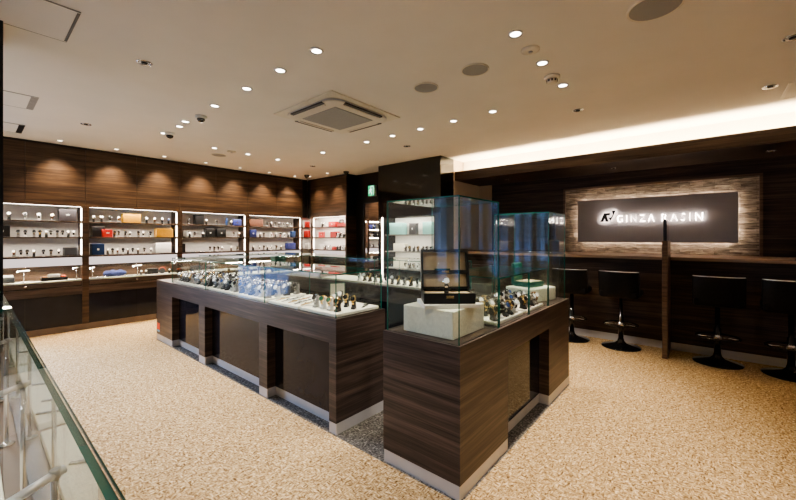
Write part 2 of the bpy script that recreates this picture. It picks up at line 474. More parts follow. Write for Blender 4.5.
def make_stool():
    t = thing('bar_stool', 'x', 'bar stool', (0,0,0), 'bar stools at the counter')
    MB().lathe([(.205,0),(.208,.006),(.20,.012),(.12,.028),(.06,.048),(.035,.075),(.03,.10)], n=40).build('base', 'black_gloss_metal', t)
    MB().lathe([(.028,.095),(.028,.36),(.020,.365),(.020,.60)], n=20).build('pole', 'black_gloss_metal', t)
    f = MB(); pts = []
    for k in range(28):
        a = 2*PI*k/28; pts.append((-.02+.175*math.cos(a)*.92, .175*math.sin(a), .275))
    f.tube(pts, .010, 8, closed=True)
    fr = f.build('footrest', 'black_gloss_metal', t)
    h = MB(); h.lathe([(.034,.245),(.034,.295)], n=16); h.tube([(-.03,0,.272),(-.18,0,.275)], .009, 8); h.tube([(0,.03,.272),(-.06,.165,.275)], .007, 6); h.tube([(0,-.03,.272),(-.06,-.165,.275)], .007, 6)
    h.build('hub', 'chrome', fr)
    # seat: rounded cushion, bar side is +x
    MB().box(-.17,-.198,.60,.20,.198,.685).build('seat', 'black_leather', t, bevel=.03, seg=4)
    MB().box(-.06,-.06,.585,.06,.06,.60).build('seat_plate', 'black_plastic', t)
    # backrest: curved panel on -x side
    b = MB(); n = 14; vs = []; fs = []
    prof = [(.0,.615),(-.012,.66),(-.022,.78),(-.038,.89),(-.034,.905),(-.008,.905),(.006,.88),(.022,.77),(.03,.66),(.03,.615)]
    for i in range(n+1):
        q = -1+2*i/n; y = q*.205; dx = .055*abs(q)**3.2; 
        for px, pz in prof: vs.append((-.175+dx+px, y, pz))
    L = len(prof)
    for i in range(n):
        for j in range(L): fs.append((i*L+j, i*L+(j+1) % L, (i+1)*L+(j+1) % L, (i+1)*L+j))
    fs.append(tuple(range(L))); fs.append(tuple(n*L+j for j in range(L))[::-1])
    b.add(vs, fs, 0, True); bo = b.build('backrest', 'black_leather', t, bevel=.006)
    c = MB(); pts = [(-.175+.055*abs(q)**3.2-.022, q*.2, .905) for q in [(-1+2*i/14) for i in range(15)]]
    c.tube(pts, .0075, 8); c.build('top_piping', 'dull_chrome', bo)
    return t
st = make_stool()
stools = [(5.02,1.30,'black bar stool with chrome footrest, second along from the alcove, beside the glass showcase'),
          (5.02,.755,'black bar stool with chrome footrest, standing beside the divider on the alcove side'),
          (5.02,-.11,'black bar stool with low back, first beyond the divider toward the sign end'),
          (4.99,-.63,'black bar stool cut by the picture edge, beyond the divider and another stool')]
stools[0] = (5.02,1.30,'black bar stool partly hidden behind the end of the wooden glass showcase')
for i, (x, y, lab) in enumerate(stools):
    o = st if i == 0 else copy_tree(st)
    o.location = (x, y, 0); o['label'] = lab; o.rotation_euler.z = (.04,-.03,.02,-.02)[i]

# ------------------------------------------------------------------ watches
STY = {  # case, dial, strap, stand, words
 'sw': ('steel','dial_white','steel_dark','stand_black','steel wristwatch with white dial'),
 'sb': ('steel','dial_black','steel_dark','stand_grey','steel wristwatch with black dial'),
 'bl': ('steel','dial_blue','steel_dark','stand_black','steel wristwatch with blue dial'),
 'gg': ('gold','dial_green','gold','stand_white','gold wristwatch with green dial'),
 'gb': ('gold','dial_black','gold','stand_black','two-tone wristwatch with black dial'),
 'kb': ('steel','dial_black','leather_black','stand_white','wristwatch on a black strap'),
 'br': ('gold','dial_white','leather_brown','stand_grey','wristwatch on a brown strap'),
 'kw': ('steel','dial_white','leather_black','stand_white','white-dial wristwatch on a black strap'),
}
TILT = math.radians(28)
def strap_mb(mb, mi=0, seg=14):
    # closed band, leaning back, thickest at the case
    R = Matrix.Translation((0,0,.062)) @ Matrix.Rotation(-TILT, 4, 'Y')
    vs = []; fs = []
    for k in range(seg):
        a = 2*PI*k/seg
        hw = .0085+.0025*max(0, math.cos(a))
        for r_, sx in ((1., -1), (1., 1), (.9, 1), (.9, -1)):
            vs.append(R @ Vector((.026*math.cos(a)*r_, sx*hw, .036*math.sin(a)*r_)))
    for k in range(seg):
        j = (k+1) % seg
        for q in range(4): fs.append((k*4+q, j*4+q, j*4+(q+1) % 4, k*4+(q+1) % 4))
    mb.add(vs, fs, mi, False)
def disc_on_front(mb, r, x0, x1, mi, n=16, lip=None):
    R = Matrix.Translation((0,0,.062)) @ Matrix.Rotation(-TILT, 4, 'Y') @ Matrix.Rotation(PI/2, 4, 'Y')
    b = len(mb.v)
    mb.lathe([(r*.94, x0), (r, x0+.002), (r, x1-.002), (r*.92, x1)] if lip is None else [(r, x0), (r, x1)], n=n, mi=mi, smooth=False)
    mb.xf(R, b)
def stand_mb(mb, mi=0):
    M = Matrix.Translation((0,-.013,0)) @ Matrix(((1,0,0,0),(0,0,1,0),(0,1,0,0),(0,0,0,1)))
    mb.prism([(-.022,0),(.030,0),(.030,.012),(.016,.020),(.004,.075),(-.012,.080),(-.014,.028)], M, .026, mi)
NEAR = {}; FAR = {}
def make_near(k):
    c, d, s_, t_, wd = STY[k]
    t = thing('wristwatch', wd, 'watch', (0,0,0))
    mb = MB(); stand_mb(mb); mb.build('stand', t_, t)
    mb = MB(); strap_mb(mb, 0); mb.build('strap', s_, t)
    mb = MB(); disc_on_front(mb, .021, .020, .034, 0)
    co = mb.build('case', c, t)
    mb = MB(); disc_on_front(mb, .0172, .0335, .0347, 0, lip=1); mb.build('dial', d, co)
    return t
def make_far(k):
    c, d, s_, t_, wd = STY[k]
    mb = MB(); stand_mb(mb, 0); strap_mb(mb, 1, 10); disc_on_front(mb, .021, .020, .034, 2, 12); disc_on_front(mb, .0172, .0335, .0347, 3, 12, lip=1)
    o = mb.build('wristwatch', [t_, s_, c, d])
    return tag(o, wd, 'watch')
def watch(k, loc, rz, label, group, near=True, sc=1.):
    D = NEAR if near else FAR
    if k not in D:
        o = make_near(k) if near else make_far(k); D[k] = o
    else:
        o = copy_tree(D[k])
    o.location = (loc[0],loc[1],loc[2]+.001); o.rotation_euler = (0,0,rz); o.scale = (sc,sc,sc)
    o['label'] = label; o['group'] = group
    return o
def lying_watch(k, loc, rz, label, group, L=.085):
    """a watch laid flat, strap stretched out"""
    c, d, s_, t_, wd = STY[k]
    t = thing('wristwatch', label, 'watch', loc, group); t.rotation_euler.z = rz
    OFF[t.name] = Vector((0,0,0))
    mb = MB()
    for sgn in (-1, 1):
        for q in range(5):
            x0 = .018+q*(L-.018)/5; x1 = x0+(L-.018)/5-.0015; hw = .010-.0006*q
            mb.box(sgn*x0,-hw,.002,sgn*x1,hw,.007)
    mb.build('strap', s_, t)
    co = MB().lathe([(.019,.001),(.021,.004),(.021,.010),(.019,.012)], n=18, smooth=False).build('case', c, t)
    MB().lathe([(.0165,.0118),(.0165,.0128)], n=18).build('dial', d, co)
    return t

# ------------------------------------------------------------------ islands
def island_body(t, x0, y0, x1, y1, side, piers, wood_='wood_island', top=WT):
    """carcass with shallow recesses on one face (side 'x-' or 'y-'); recess panels of black glass; metal plinth"""
    d = .08; BZ = .597; PZ = .075
    mb = MB(); pl = MB()
    if side == 'x-':
        mb.box(x0+d,y0,PZ,x1,y1,BZ); mb.box(x0,y0,BZ,x1,y1,top)
        pl.box(x0+d,y0+.0,0,x1-.004,y1,PZ)
        for a, b in piers: mb.box(x0,a,PZ,x0+d,b,BZ); pl.box(x0+.002,a,0,x0+d,b,PZ)
    else:
        mb.box(x0,y0+d,PZ,x1,y1,BZ); mb.box(x0,y0,BZ,x1,y1,top)
        pl.box(x0+.004,y0+d,0,x1-.004,y1-.004,PZ)
        for a, b in piers: mb.box(a,y0,PZ,b,y0+d,BZ); pl.box(a,y0+.002,0,b,y0+d,PZ)
    mb.build('cabinet_body', wood_, t); pl.build('plinth', 'plinth_metal', t)
    for (a, b), (a2, b2) in zip(piers[:-1], piers[1:]):
        r = MB()
        if side == 'x-': r.box(x0+d-.005,b,PZ,x0+d,a2,BZ)
        else: r.box(b,y0+d-.005,PZ,a2,y0+d,BZ)
        r.build('recess_panel', 'gloss_kick', t)
G = .007
def glass_case(t, x0, y0, x1, y1, z0, z1, xs=(), ys=(), top=True):
    """glass box from panes; xs / ys split the long faces"""
    X = [x0]+list(xs)+[x1]; Y = [y0]+list(ys)+[y1]; e = .0012
    for a, b in zip(Y[:-1], Y[1:]):
        MB().pane(x0,a+e,z0,x0+G,b-e,z1).build('glass_pane', ['glass','glass_edge'], t)
        MB().pane(x1-G,a+e,z0,x1,b-e,z1).build('glass_pane', ['glass','glass_edge'], t)
    for a, b in zip(X[:-1], X[1:]):
        MB().pane(a+G+e,y0,z0,b-G-e,y0+G,z1).build('glass_pane', ['glass','glass_edge'], t)
        MB().pane(a+G+e,y1-G,z0,b-G-e,y1,z1).build('glass_pane', ['glass','glass_edge'], t)
    if top:
        for a, b in zip(X[:-1], X[1:]):
            for c, d in zip(Y[:-1], Y[1:]):
                MB().pane(a+e,c+e,z1,b-e,d-e,z1+G).build('glass_top', ['glass','glass_edge'], t)
GT = 1.053
LX0, LX1, LY0, LY1 = IX0, 2.035, 1.846, 5.382
long_ = thing('glass_showcase', 'long dark wood showcase with three black recesses and a glass case of watches', 'showcase', (1.8,3.6,0))
island_body(long_, LX0,LY0,LX1,LY1,'x-',[(LY0,1.919),(2.703,2.828),(3.905,4.055),(4.835,LY1)])
glass_case(long_, LX0+.015,LY0+.024,LX1-.012,4.89,WT,GT, ys=(2.77,3.93))
# small red and blue service sticker on the far pier
mb = MB(); mb.box(LX0-.001,5.27,.135,LX0,5.36,.215,0); mb.box(LX0-.001,5.27,.105,LX0,5.36,.13,1)
mb.build('sticker', ['sticker_red','sticker_blue'], long_)

FX0, FX1, FY0, FY1 = IX0, 3.435, IY0, 1.425
fr_ = thing('glass_showcase', 'dark wood showcase facing the bar with one recess and tall glass boxes at both ends', 'showcase', (2.5,1.15,0))
island_body(fr_, FX0,FY0,FX1,FY1,'y-',[(FX0,2.129),(2.898,FX1)])
glass_case(fr_, FX0+.015,FY0+.015,2.036,FY1-.012,WT,1.507)
glass_case(fr_, 2.046,FY0+.018,2.940,FY1-.02,WT,GT, xs=(2.53,))
glass_case(fr_, 2.948,FY0+.018,3.395,FY1-.03,WT,1.50)

inner = thing('glass_showcase', 'inner glass-topped wood showcase behind the long one, on the bar side of the staff area', 'showcase', (3.19,3.6,0))
island_body(inner, 2.955,1.846,3.435,4.86,'x-',[(1.846,2.1),(4.6,4.86)])
glass_case(inner, 2.97,1.87,3.42,4.84,WT,GT, ys=(2.86,3.85))
rear = thing('glass_showcase', 'rear glass-topped wood showcase joining the long and inner ones, toward the exit sign', 'showcase', (2.7,5.1,0))
island_body(rear, 2.04,4.90,3.435,5.382,'y-',[(2.04,2.3),(3.2,3.435)])
glass_case(rear, 2.06,4.92,3.42,5.365,WT,GT, xs=(2.74,))

# trays in the long showcase
def tray(x0,y0,x1,y1,z,h,label,group, mat='tray_cream'):
    o = MB().box(x0,y0,z,x1,y1,z+h).build('display_tray', mat, off=((x0+x1)/2,(y0+y1)/2,z), bevel=.004)
    return tag(o, label, 'tray', group)
TZ = WT+.001; TH = .022
secs = [(1.885,2.30),(2.325,2.745),(2.80,3.34),(3.36,3.90),(3.95,4.41),(4.43,4.86)]
for i, (a, b) in enumerate(secs):
    tray(LX0+.035,a,LX1-.03,b,TZ,TH, f'cream watch tray in the long showcase, {ORD[i]} from its corner by the gap', 'trays in the long showcase')
ZW = TZ+TH
seq = ['sw','sb','sw','gb','kb','sb','sw','bl','sw','gb','sb','br','sw','kw']
secname = {2:'third',3:'fourth',4:'fifth',5:'sixth'}
# corner tray: gold and green watches
n = 0
for i, y in enumerate((1.955,2.035,2.115,2.20)):
    k = ('gb','gg','gg','sb')[i]
    watch(k, (1.665,y,ZW), PI+.25, f'{STY[k][4]}, {ORD[i]} in the front row, corner tray, long showcase', 'watches on the corner tray')
for i, (x, y, k) in enumerate(((1.80,1.94,'gb'),(1.82,2.04,'gb'),(1.79,2.13,'sw'),(1.90,2.20,'sw'))):
    watch(k, (x,y,ZW), PI+.5, f'{STY[k][4]}, {ORD[i]} in the back row, corner tray, long showcase', 'watches on the corner tray')
lying_watch('sb', (1.93,1.95,ZW), .5, 'steel wristwatch lying flat at the end of the corner tray', 'watches on the corner tray')
for i in range(9):
    k = ('gb','sb','kb','sw','gb','br','sb','sw','gb')[i]
    lying_watch(k, (1.70+.13*(i % 2),2.365+.042*i,ZW), .35+.1*random.random(), f'{STY[k][4]} lying flat, {ORD[i]} on the second tray, long showcase', 'watches lying on the second tray')
for si in (2,3,4,5):
    a, b = secs[si]; m = int((b-a-.03)/.077)
    for r_, x in enumerate((1.65,1.745,1.84,1.935)):
        for j in range(m):
            k = seq[(si*5+r_*3+j*2+(j*j) % 3) % len(seq)]
            y = a+.045+j*(b-a-.09)/(m-1)
            rw = ('outer row','second row','third row','inner row')[r_]
            watch(k, (x+random.uniform(-.006,.006),y,ZW), PI+random.uniform(-.05,.4), f'{STY[k][4]}, {ORD[j]} in the {rw}, {secname[si]} tray, long showcase', f'watches on the {secname[si]} tray of the long showcase', sc=1.12)
# cream certificate card standing in the long showcase
t = thing('certificate_card', 'cream card in a green frame standing behind the gold watches in the long showcase', 'card', (1.90,2.28,ZW))
R = Matrix.Translation((1.93,2.275,ZW)) @ Matrix.Rotation(-.62, 4, 'Z')
mb = MB().box(-.062,-.004,0,.062,.004,.15); mb.xf(R); mb.build('frame', 'box_green', t, bevel=.002)
mb = MB().box(-.056,-.006,.006,.056,-.004,.144); mb.xf(R); mb.build('paper', 'box_cream', t)

# ---- front showcase contents
t = MB().box(1.63,1.0,WT+.001,1.98,1.335,.912).build('display_riser', 'riser_cream', off=(1.8,1.17,WT), bevel=.004)
tag(t, 'square cream display block in the tall glass box at the showcase corner', 'display block')
# rotated frame for slab and box: u along R, w along F
a_ = .70137
def frame(px, py, z, rot):
    return Matrix.Translation((px,py,z)) @ Matrix.Rotation(rot, 4, 'Z')
M1 = frame(1.775,1.135,.913, a_-PI/2+.12)
mb = MB().box(-.15,-.115,0,.165,.115,.022); mb.xf(M1)
tag(mb.build('display_slab', 'slab_white', off=(1.775,1.135,.913), bevel=.003), 'white slab lying turned on the cream block beneath the open watch box', 'display block')
M2 = frame(1.775,1.128,.9355, a_-PI/2+.03)
wb = thing('open_watch_box', 'black open watch box with tan lining and gold plates on a white slab', 'watch box', (1.765,1.135,.9355))
hw, hd = .143, .088
def xfb(mb, name, mat, par, bevel=0):
    mb.xf(M2); return mb.build(name, mat, par, bevel=bevel)
mb = MB(); mb.box(-hw,-hd,0,hw,hd,.012); mb.box(-hw,-hd,.012,hw,-hd+.012,.058); mb.box(-hw,hd-.012,.012,hw,hd,.058); mb.box(-hw,-hd+.012,.012,-hw+.012,hd-.012,.058); mb.box(hw-.012,-hd+.012,.012,hw,hd-.012,.058)
bb = xfb(mb, 'box_body', 'box_black', wb)
xfb(MB().box(-hw+.012,-hd+.012,.012,hw-.012,hd-.012,.047), 'cushion', 'lining_tan', wb)
xfb(MB().box(-.02,-hd-.002,.030,.022,-hd,.046), 'plate', 'gold', bb)
# lid leaning back
LM = M2 @ Matrix.Translation((0,hd,.058)) @ Matrix.Rotation(math.radians(-14), 4, 'X')
mb = MB(); mb.box(-hw,0,0,hw,.012,.235); mb.box(-hw,-.04,0,-hw+.012,0,.235); mb.box(hw-.012,-.04,0,hw,0,.235); mb.box(-hw+.012,-.04,.223,hw-.012,0,.235); mb.box(-hw+.012,-.04,.088,hw-.012,0,.108); mb.box(-hw+.012,-.04,0,hw-.012,0,.01)
mb.xf(LM); ld = mb.build('lid', 'box_black', wb)
mb = MB(); mb.box(-hw+.012,-.006,.108,hw-.012,0,.223); mb.box(-hw+.012,-.006,.01,hw-.012,0,.088); mb.xf(LM); mb.build('lid_lining', 'lining_tan', ld)
mb = MB().box(-.02,-.0425,.092,.022,-.04,.104); mb.xf(LM); mb.build('plate', 'gold', ld)
mb = MB().box(-.06,-.010,.112,.035,-.006,.122); mb.xf(LM); mb.build('green_card', 'box_green', ld)
wt = watch('sw', M2 @ Vector((-.005,-.005,.047)), a_+PI-.15, 'silver wristwatch standing upright inside the open black watch box', None, sc=.95)
if 'group' in wt: del wt['group']
for i, (a, b) in enumerate(((2.07,2.50),(2.55,2.92))):
    tray(a,FY0+.05,b,FY1-.05,TZ,TH, f'cream watch tray in the low middle glass of the bar-side showcase, {ORD[i]} from the box', 'trays in the bar-side showcase')
gi = 0
for r_, y in enumerate((1.005,1.115,1.225)):
    j = 0
    for x in [2.11+.08*q for q in range(5)]+[2.59+.08*q for q in range(4)]:
        k = seq[(r_*5+j*3+1) % len(seq)]
        if r_ == 0 and j in (0,3,5): k = 'gb'
        rw = ('front','middle','rear')[r_]
        watch(k, (x+random.uniform(-.006,.006),y,ZW), -PI/2-random.uniform(.0,.5), f'{STY[k][4]}, {ORD[j]} in the {rw} row, bar-side showcase', 'watches in the bar-side showcase')
        j += 1
mb = MB(); M3 = frame(3.165,1.155,WT+.001,-.28)
mb.box(-.175,-.13,0,.175,.13,.115); mb.xf(M3)
tag(mb.build('display_riser', 'riser_cream', off=(3.165,1.155,WT), bevel=.012, seg=3), 'cream display block in the second tall glass box by the stools', 'display block')
M4 = frame(3.15,1.17,WT+.117,-.28)
gb = thing('green_watch_box', 'open dark green watch box standing on the cream block near the stools', 'watch box', (3.15,1.17,WT+.117))
mb = MB().box(-.10,-.085,0,.10,.075,.045); mb.xf(M4); mb.build('box_body', 'box_green', gb, bevel=.006)
mb = MB().box(-.10,.075,.01,.02,.105,.20); mb.xf(M4); mb.build('lid', 'box_green', gb, bevel=.006)
mb = MB().box(-.085,-.07,.045,.085,.06,.050); mb.xf(M4); mb.build('cushion', 'lining_tan', gb)

# ---- inner showcase and rear showcase contents
tray(2.99,1.90,3.39,2.84,TZ,TH,'cream watch tray in the inner showcase, beside the bar-side showcase','trays in the inner showcase')
tray(2.99,2.88,3.39,3.83,TZ,TH,'cream watch tray in the middle section of the inner showcase','trays in the inner showcase')
j = 0
for x, ys in ((3.06,[1.96+.088*q for q in range(15)]),):
    for y in ys:
        k = ('gb','sb','gb','sw','kb')[j % 5]
        watch(k, (x,y,ZW), PI+random.uniform(-.1,.4), f'{STY[k][4]}, {ORD[j]} along the inner showcase', 'watches in the inner showcase', near=False)
        j += 1
tray(2.08,4.95,3.38,5.33,TZ,TH,'long cream watch tray in the rear showcase','trays in the rear showcase')
for j in range(8):
    k = seq[j*3 % len(seq)]
    watch(k, (2.2+.11*j,5.02,ZW), -PI/2-.3, f'{STY[k][4]}, {ORD[j]} along the rear showcase tray', 'watches in the rear showcase', near=False)
gx = thing('green_presentation_box', 'dark green presentation box standing in the rear showcase', 'watch box', (3.14,5.12,ZW))
MB().box(3.05,5.05,ZW,3.23,5.2,ZW+.19).build('box_body', 'box_green', gx, bevel=.006)
MB().box(3.045,5.045,ZW+.19,3.235,5.205,ZW+.235).build('lid', 'box_green', gx, bevel=.006)

# ------------------------------------------------------------------ display boxes on shelves
def dbox(name, label, x0, x1, y, d, z, h, mat, mark=None, rz=0, group=None, lidm=None, axis='x'):
    """presentation box shown upright: body, a lid band and an emblem plate on its face"""
    cx = (x0+x1)/2; hw = (x1-x0)/2; z = z+.0015
    t = thing(name, label, 'box', (cx,y,z), group) if axis == 'x' else thing(name, label, 'box', (y,cx,z), group)
    T = Matrix.Translation(t.location) @ Matrix.Rotation(rz + (0 if axis == 'x' else -PI/2), 4, 'Z')
    mb = MB().box(-hw,-d/2,0,hw,d/2-.012,h); mb.xf(T); bo = mb.build('box_body', mat, t, bevel=.004)
    mb = MB().box(-hw-.002,d/2-.012,0,hw+.002,d/2+.006,h+.002); mb.xf(T); mb.build('lid', lidm or mat, t, bevel=.003)
    if mark:
        mb = MB()
        if mark == 'crown':
            mb.prism([(-.016,0),(.016,0),(.022,.02),(.008,.010),(0,.026),(-.008,.010),(-.022,.02)], T @ Matrix.Translation((0,-d/2,h*.48)) @ Matrix.Rotation(PI/2, 4, 'X'), .0015)
        else:
            mb.box(-.012,-d/2-.0015,h*.42,.012,-d/2,h*.58); mb.xf(T)
        mb.build('emblem', 'stand_white' if mark != 'gold' else 'gold', bo)
    return t

# ------------------------------------------------------------------ wall cabinets
S1, S2, S3 = 1.534, 1.311, 1.050          # shelf tops
OT = 1.742
BK = 7.03
SXs = [-.14, 1.067, 2.282, 3.462, 4.715]  # stile centres
ordc = ['first','second','third','fourth']
YS = W+.10
mid_of = lambda i: (SXs[i]+SXs[i+1])/2
cabs = []
for i in range(4):
    a, b = SXs[i], SXs[i+1]; m = (a+b)/2; hs = .037
    t = thing('display_cabinet', f'{ordc[i]} wall display cabinet from the entrance pillar, dark wood with lit shelves', 'cabinet', (m,W+.15,0), 'wall display cabinets')
    cabs.append(t)
    for p, q in ((a,m),(m,b)):
        MB().box(p+.002,W,OT,q-.002,W+.02,CH-.035).build('upper_panel', 'wood_panel', t)
    MB().box(a,W+.02,OT,b,BK,CH-.002).build('upper_carcass', 'dark_wall', t)
    MB().box(a+hs,BK-.01,.915,b-hs,BK,OT).build('back_panel', 'panel_white', t)
    for p, q in ((a,a+hs),(b-hs,b)): MB().box(p,W-.004,.08,q,BK,OT).build('side_panel', 'wood_panel', t)
    for z in (S1, S2):
        MB().box(a+hs,W+.03,z-.016,b-hs,BK-.01,z).build('shelf', 'wood_panel', t, bevel=.002)
    MB().box(a+hs,W-.006,S3-.022,b-hs,BK-.01,S3).build('shelf', 'wood_panel', t, bevel=.002)
    for zt in (OT, S1-.016, S2-.016):
        pass
    mb = MB(); mb.box(a+hs+.01,W+.022,OT-.005,b-hs-.01,W+.030,OT-.002)
    for lo, hi in ((S3+.012,S2-.03),(S2+.012,S1-.03),(S1+.012,OT-.02)): mb.box(b-hs-.014,W+.012,lo,b-hs-.002,W+.026,hi)
    mb.build('light_strip', 'led_strip', t)
    area(t, (m,W+.03,OT-.02), 6.5, b-a-.12, .03, (math.radians(-28),0,0))
    area(t, (m,W+.06,S1-.02), 3.2, b-a-.12, .02, (math.radians(-15),0,0))
    area(t, (m,W+.06,S2-.02), 3.2, b-a-.12, .02, (math.radians(-15),0,0))
    # lit ledge under the shelves
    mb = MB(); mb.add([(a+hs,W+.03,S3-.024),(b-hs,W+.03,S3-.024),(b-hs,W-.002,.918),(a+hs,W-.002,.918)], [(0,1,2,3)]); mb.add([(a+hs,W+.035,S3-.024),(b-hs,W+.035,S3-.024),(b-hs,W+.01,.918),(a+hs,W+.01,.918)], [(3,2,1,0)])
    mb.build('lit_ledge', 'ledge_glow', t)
    # vitrine with drawer
    MB().box(a+hs,BK-.03,.70,b-hs,BK-.02,.915).build('vitrine_back', 'wood_trim', t)
    MB().box(a+hs,W+.012,.695,b-hs,BK-.03,.715).build('vitrine_floor', 'tray_cream', t, bevel=.002)
    for p, q in ((a+hs,m),(m,b-hs)):
        MB().pane(p+.002,W,.70,q-.002,W+.006,.915).build('glass_pane', ['glass','glass_edge'], t)
    mb = MB(); mb.box(a+hs,W+.02,.08,b-hs,BK-.02,.69)
    mb.build('carcass', 'dark_wall', t)
    dr = MB().box(a+hs+.01,W-.004,.632,b-hs-.01,W+.02,.693).build('drawer', 'wood_island', t, bevel=.002)
    kb = MB(); kb.lathe([(.011,0),(.013,.006),(.013,.016),(.009,.02)], n=12); kb.xf(Matrix.Translation((m+.0,W-.004,.662)) @ Matrix.Rotation(PI/2, 4, 'X')); kb.build('knob', 'chrome', dr)
    MB().box(a+hs,W-.004,.508,b-hs,W+.02,.618).build('rail', 'wood_island', t, bevel=.002)
    for p, q in ((a,m),(m,b)):
        MB().box(p+.002,W+.0,.083,q-.002,W+.018,.505).build('kick_panel', 'gloss_kick', t)
    MB().box(a,W-.004,0,b,W+.03,.08).build('plinth', 'plinth_brown', t)
    area(t, (m,W+.05,.905), 5.0, b-a-.16, .02, (math.radians(-10),0,0))

def shelf_watches(cab, z, xs, styles, shelfname, y=None, rz=-PI/2):
    for j, (x, k) in enumerate(zip(xs, styles)):
        watch(k, (x,(y or YS-.01),z), rz-.15+random.uniform(-.15,.15), f'{STY[k][4]}, {ORD[j]} along the {shelfname} shelf, {ordc[cab]} wall cabinet', f'watches on the {shelfname} shelf of the {ordc[cab]} wall cabinet', near=False)
def cyc(s, n): return [s[i % len(s)] for i in range(n)]
shelf_watches(0, S1, [.327,.475,.606,.728], ['sw','sb','kw','br'], 'top')
shelf_watches(0, S2, [.411,.475,.554,.611,.674,.718,.783,.834,.897,.95], ['sb','kb','sb','gb','sw','kb','sb','kb','sw','kw'], 'middle')
shelf_watches(0, S3, [.371,.435,.49,.554,.645,.718,.794], ['br','kb','kb','sw','kb','sb','kw'], 'lower')
shelf_watches(1, S1, [1.17,1.262,1.362,1.466,1.829,1.939,2.046,2.141], ['sw','sw','kb','br','sw','br','sw','bl'], 'top')
shelf_watches(1, S2, [1.415,1.465,1.547,1.605,1.721,1.781,1.877], ['gb','kb','sb','kw','sb','kw','kb'], 'middle')
shelf_watches(1, S3, [1.335,1.395,1.455,1.522,1.585,1.645,1.715,1.795,1.885], ['sw','sb','br','kb','sw','kb','sw','kb','kw'], 'lower')
shelf_watches(2, S1, [2.448,2.74,2.919,3.18], ['sb','sw','sb','sw'], 'top')
shelf_watches(2, S2, [2.465,2.544,2.677,3.235,3.33], ['sw','kb','sw','kb','br'], 'middle')
shelf_watches(2, S3, [2.80,2.875,2.94,3.01,3.186,3.301], ['kb','sb','kb','kw','sw','sb'], 'lower')
shelf_watches(3, S1, [3.923,4.013,4.104,4.197,4.292,4.388,4.487], cyc(['kb','sw','kb','sb'], 7), 'top')
shelf_watches(3, S2, [3.771,3.85,4.013,4.12,4.221,4.316,4.42], cyc(['sw','sb','kw'], 7), 'middle')
shelf_watches(3, S3, [3.623,3.749,3.85,3.93,4.013,4.127,4.24], cyc(['sw','kw','sb'], 7), 'lower')
for x, k, r_, w_ in ((2.55,'kb',.3,'first'),(2.63,'sb',.2,'second'),(2.70,'kb',.4,'third')):
    lying_watch(k, (x,YS-.03,S3), r_, f'{STY[k][4]} lying flat, {w_} of three, lower shelf, third wall cabinet', 'watches lying on the third cabinet lower shelf')

dbox('watch_box', 'dark grey watch box with white emblem on the top shelf of the first wall cabinet', .797,.978,YS+.02,.12,S1,.165,'box_purple_grey','crown')
dbox('watch_box', 'black box at the entrance end of the middle shelf, first wall cabinet', .20,.335,YS+.02,.12,S2,.15,'box_black','plate')
dbox('watch_box', 'slate grey box on the lower shelf of the first wall cabinet', .848,.992,YS+.01,.13,S3,.115,'box_slate')
dbox('watch_box', 'yellow box on the top shelf of the second wall cabinet', 1.522,1.748,YS+.02,.12,S1,.135,'box_yellow')
dbox('watch_box', 'black box behind a red box on the middle shelf, second wall cabinet', 1.158,1.305,YS+.06,.11,S2,.155,'box_black')
dbox('watch_box', 'red box with white marks on the middle shelf, second wall cabinet', 1.268,1.385,YS-.03,.06,S2,.11,'box_red','crown')
dbox('watch_box', 'yellow box at the end of the middle shelf, second wall cabinet', 1.965,2.20,YS+.02,.12,S2,.14,'box_yellow')
dbox('watch_box', 'blue box on the lower shelf of the second wall cabinet', 1.145,1.292,YS+.02,.12,S3,.16,'box_blue','plate')
dbox('watch_box', 'white box at the end of the lower shelf, second wall cabinet', 1.965,2.19,YS+.05,.08,S3,.165,'box_white')
dbox('watch_box', 'black box on the top shelf of the third wall cabinet', 2.555,2.702,YS+.03,.10,S1,.175,'box_black')
dbox('watch_box', 'purple-blue box with orange emblem, top shelf of the third wall cabinet', 3.224,3.385,YS+.03,.10,S1,.12,'box_navy','gold')
dbox('price_tag_stand', 'thin blue and white upright tag on the top shelf, third wall cabinet', 3.095,3.125,YS,.02,S1,.14,'box_blue')
dbox('watch_box', 'small grey box at the start of the middle shelf, third wall cabinet', 2.362,2.42,YS+.03,.08,S2,.11,'fabric_grey')
dbox('watch_box', 'black box on the middle shelf of the third wall cabinet, entrance side of the pair', 2.735,2.893,YS+.04,.10,S2,.155,'box_black','plate')
dbox('watch_box', 'black box on the middle shelf of the third wall cabinet, corner side of the pair', 2.928,3.095,YS+.04,.10,S2,.155,'box_black','plate')
dbox('watch_box', 'slim black and cream box on the lower shelf, third wall cabinet', 2.33,2.40,YS+.03,.08,S3,.15,'box_black',lidm='box_cream')
dbox('watch_box', 'brown box on the top shelf of the fourth wall cabinet', 3.561,3.85,YS+.05,.09,S1,.14,'box_brown')
dbox('watch_box', 'blue box at the start of the middle shelf, fourth wall cabinet', 3.561,3.696,YS+.03,.09,S2,.15,'box_navy','plate')
dbox('watch_box', 'small navy box at the corner end of the middle shelf, fourth wall cabinet', 4.52,4.60,YS+.03,.09,S2,.13,'box_blue')
dbox('watch_box', 'blue box on the lower shelf of the fourth wall cabinet', 4.40,4.60,YS+.03,.09,S3,.14,'box_navy')

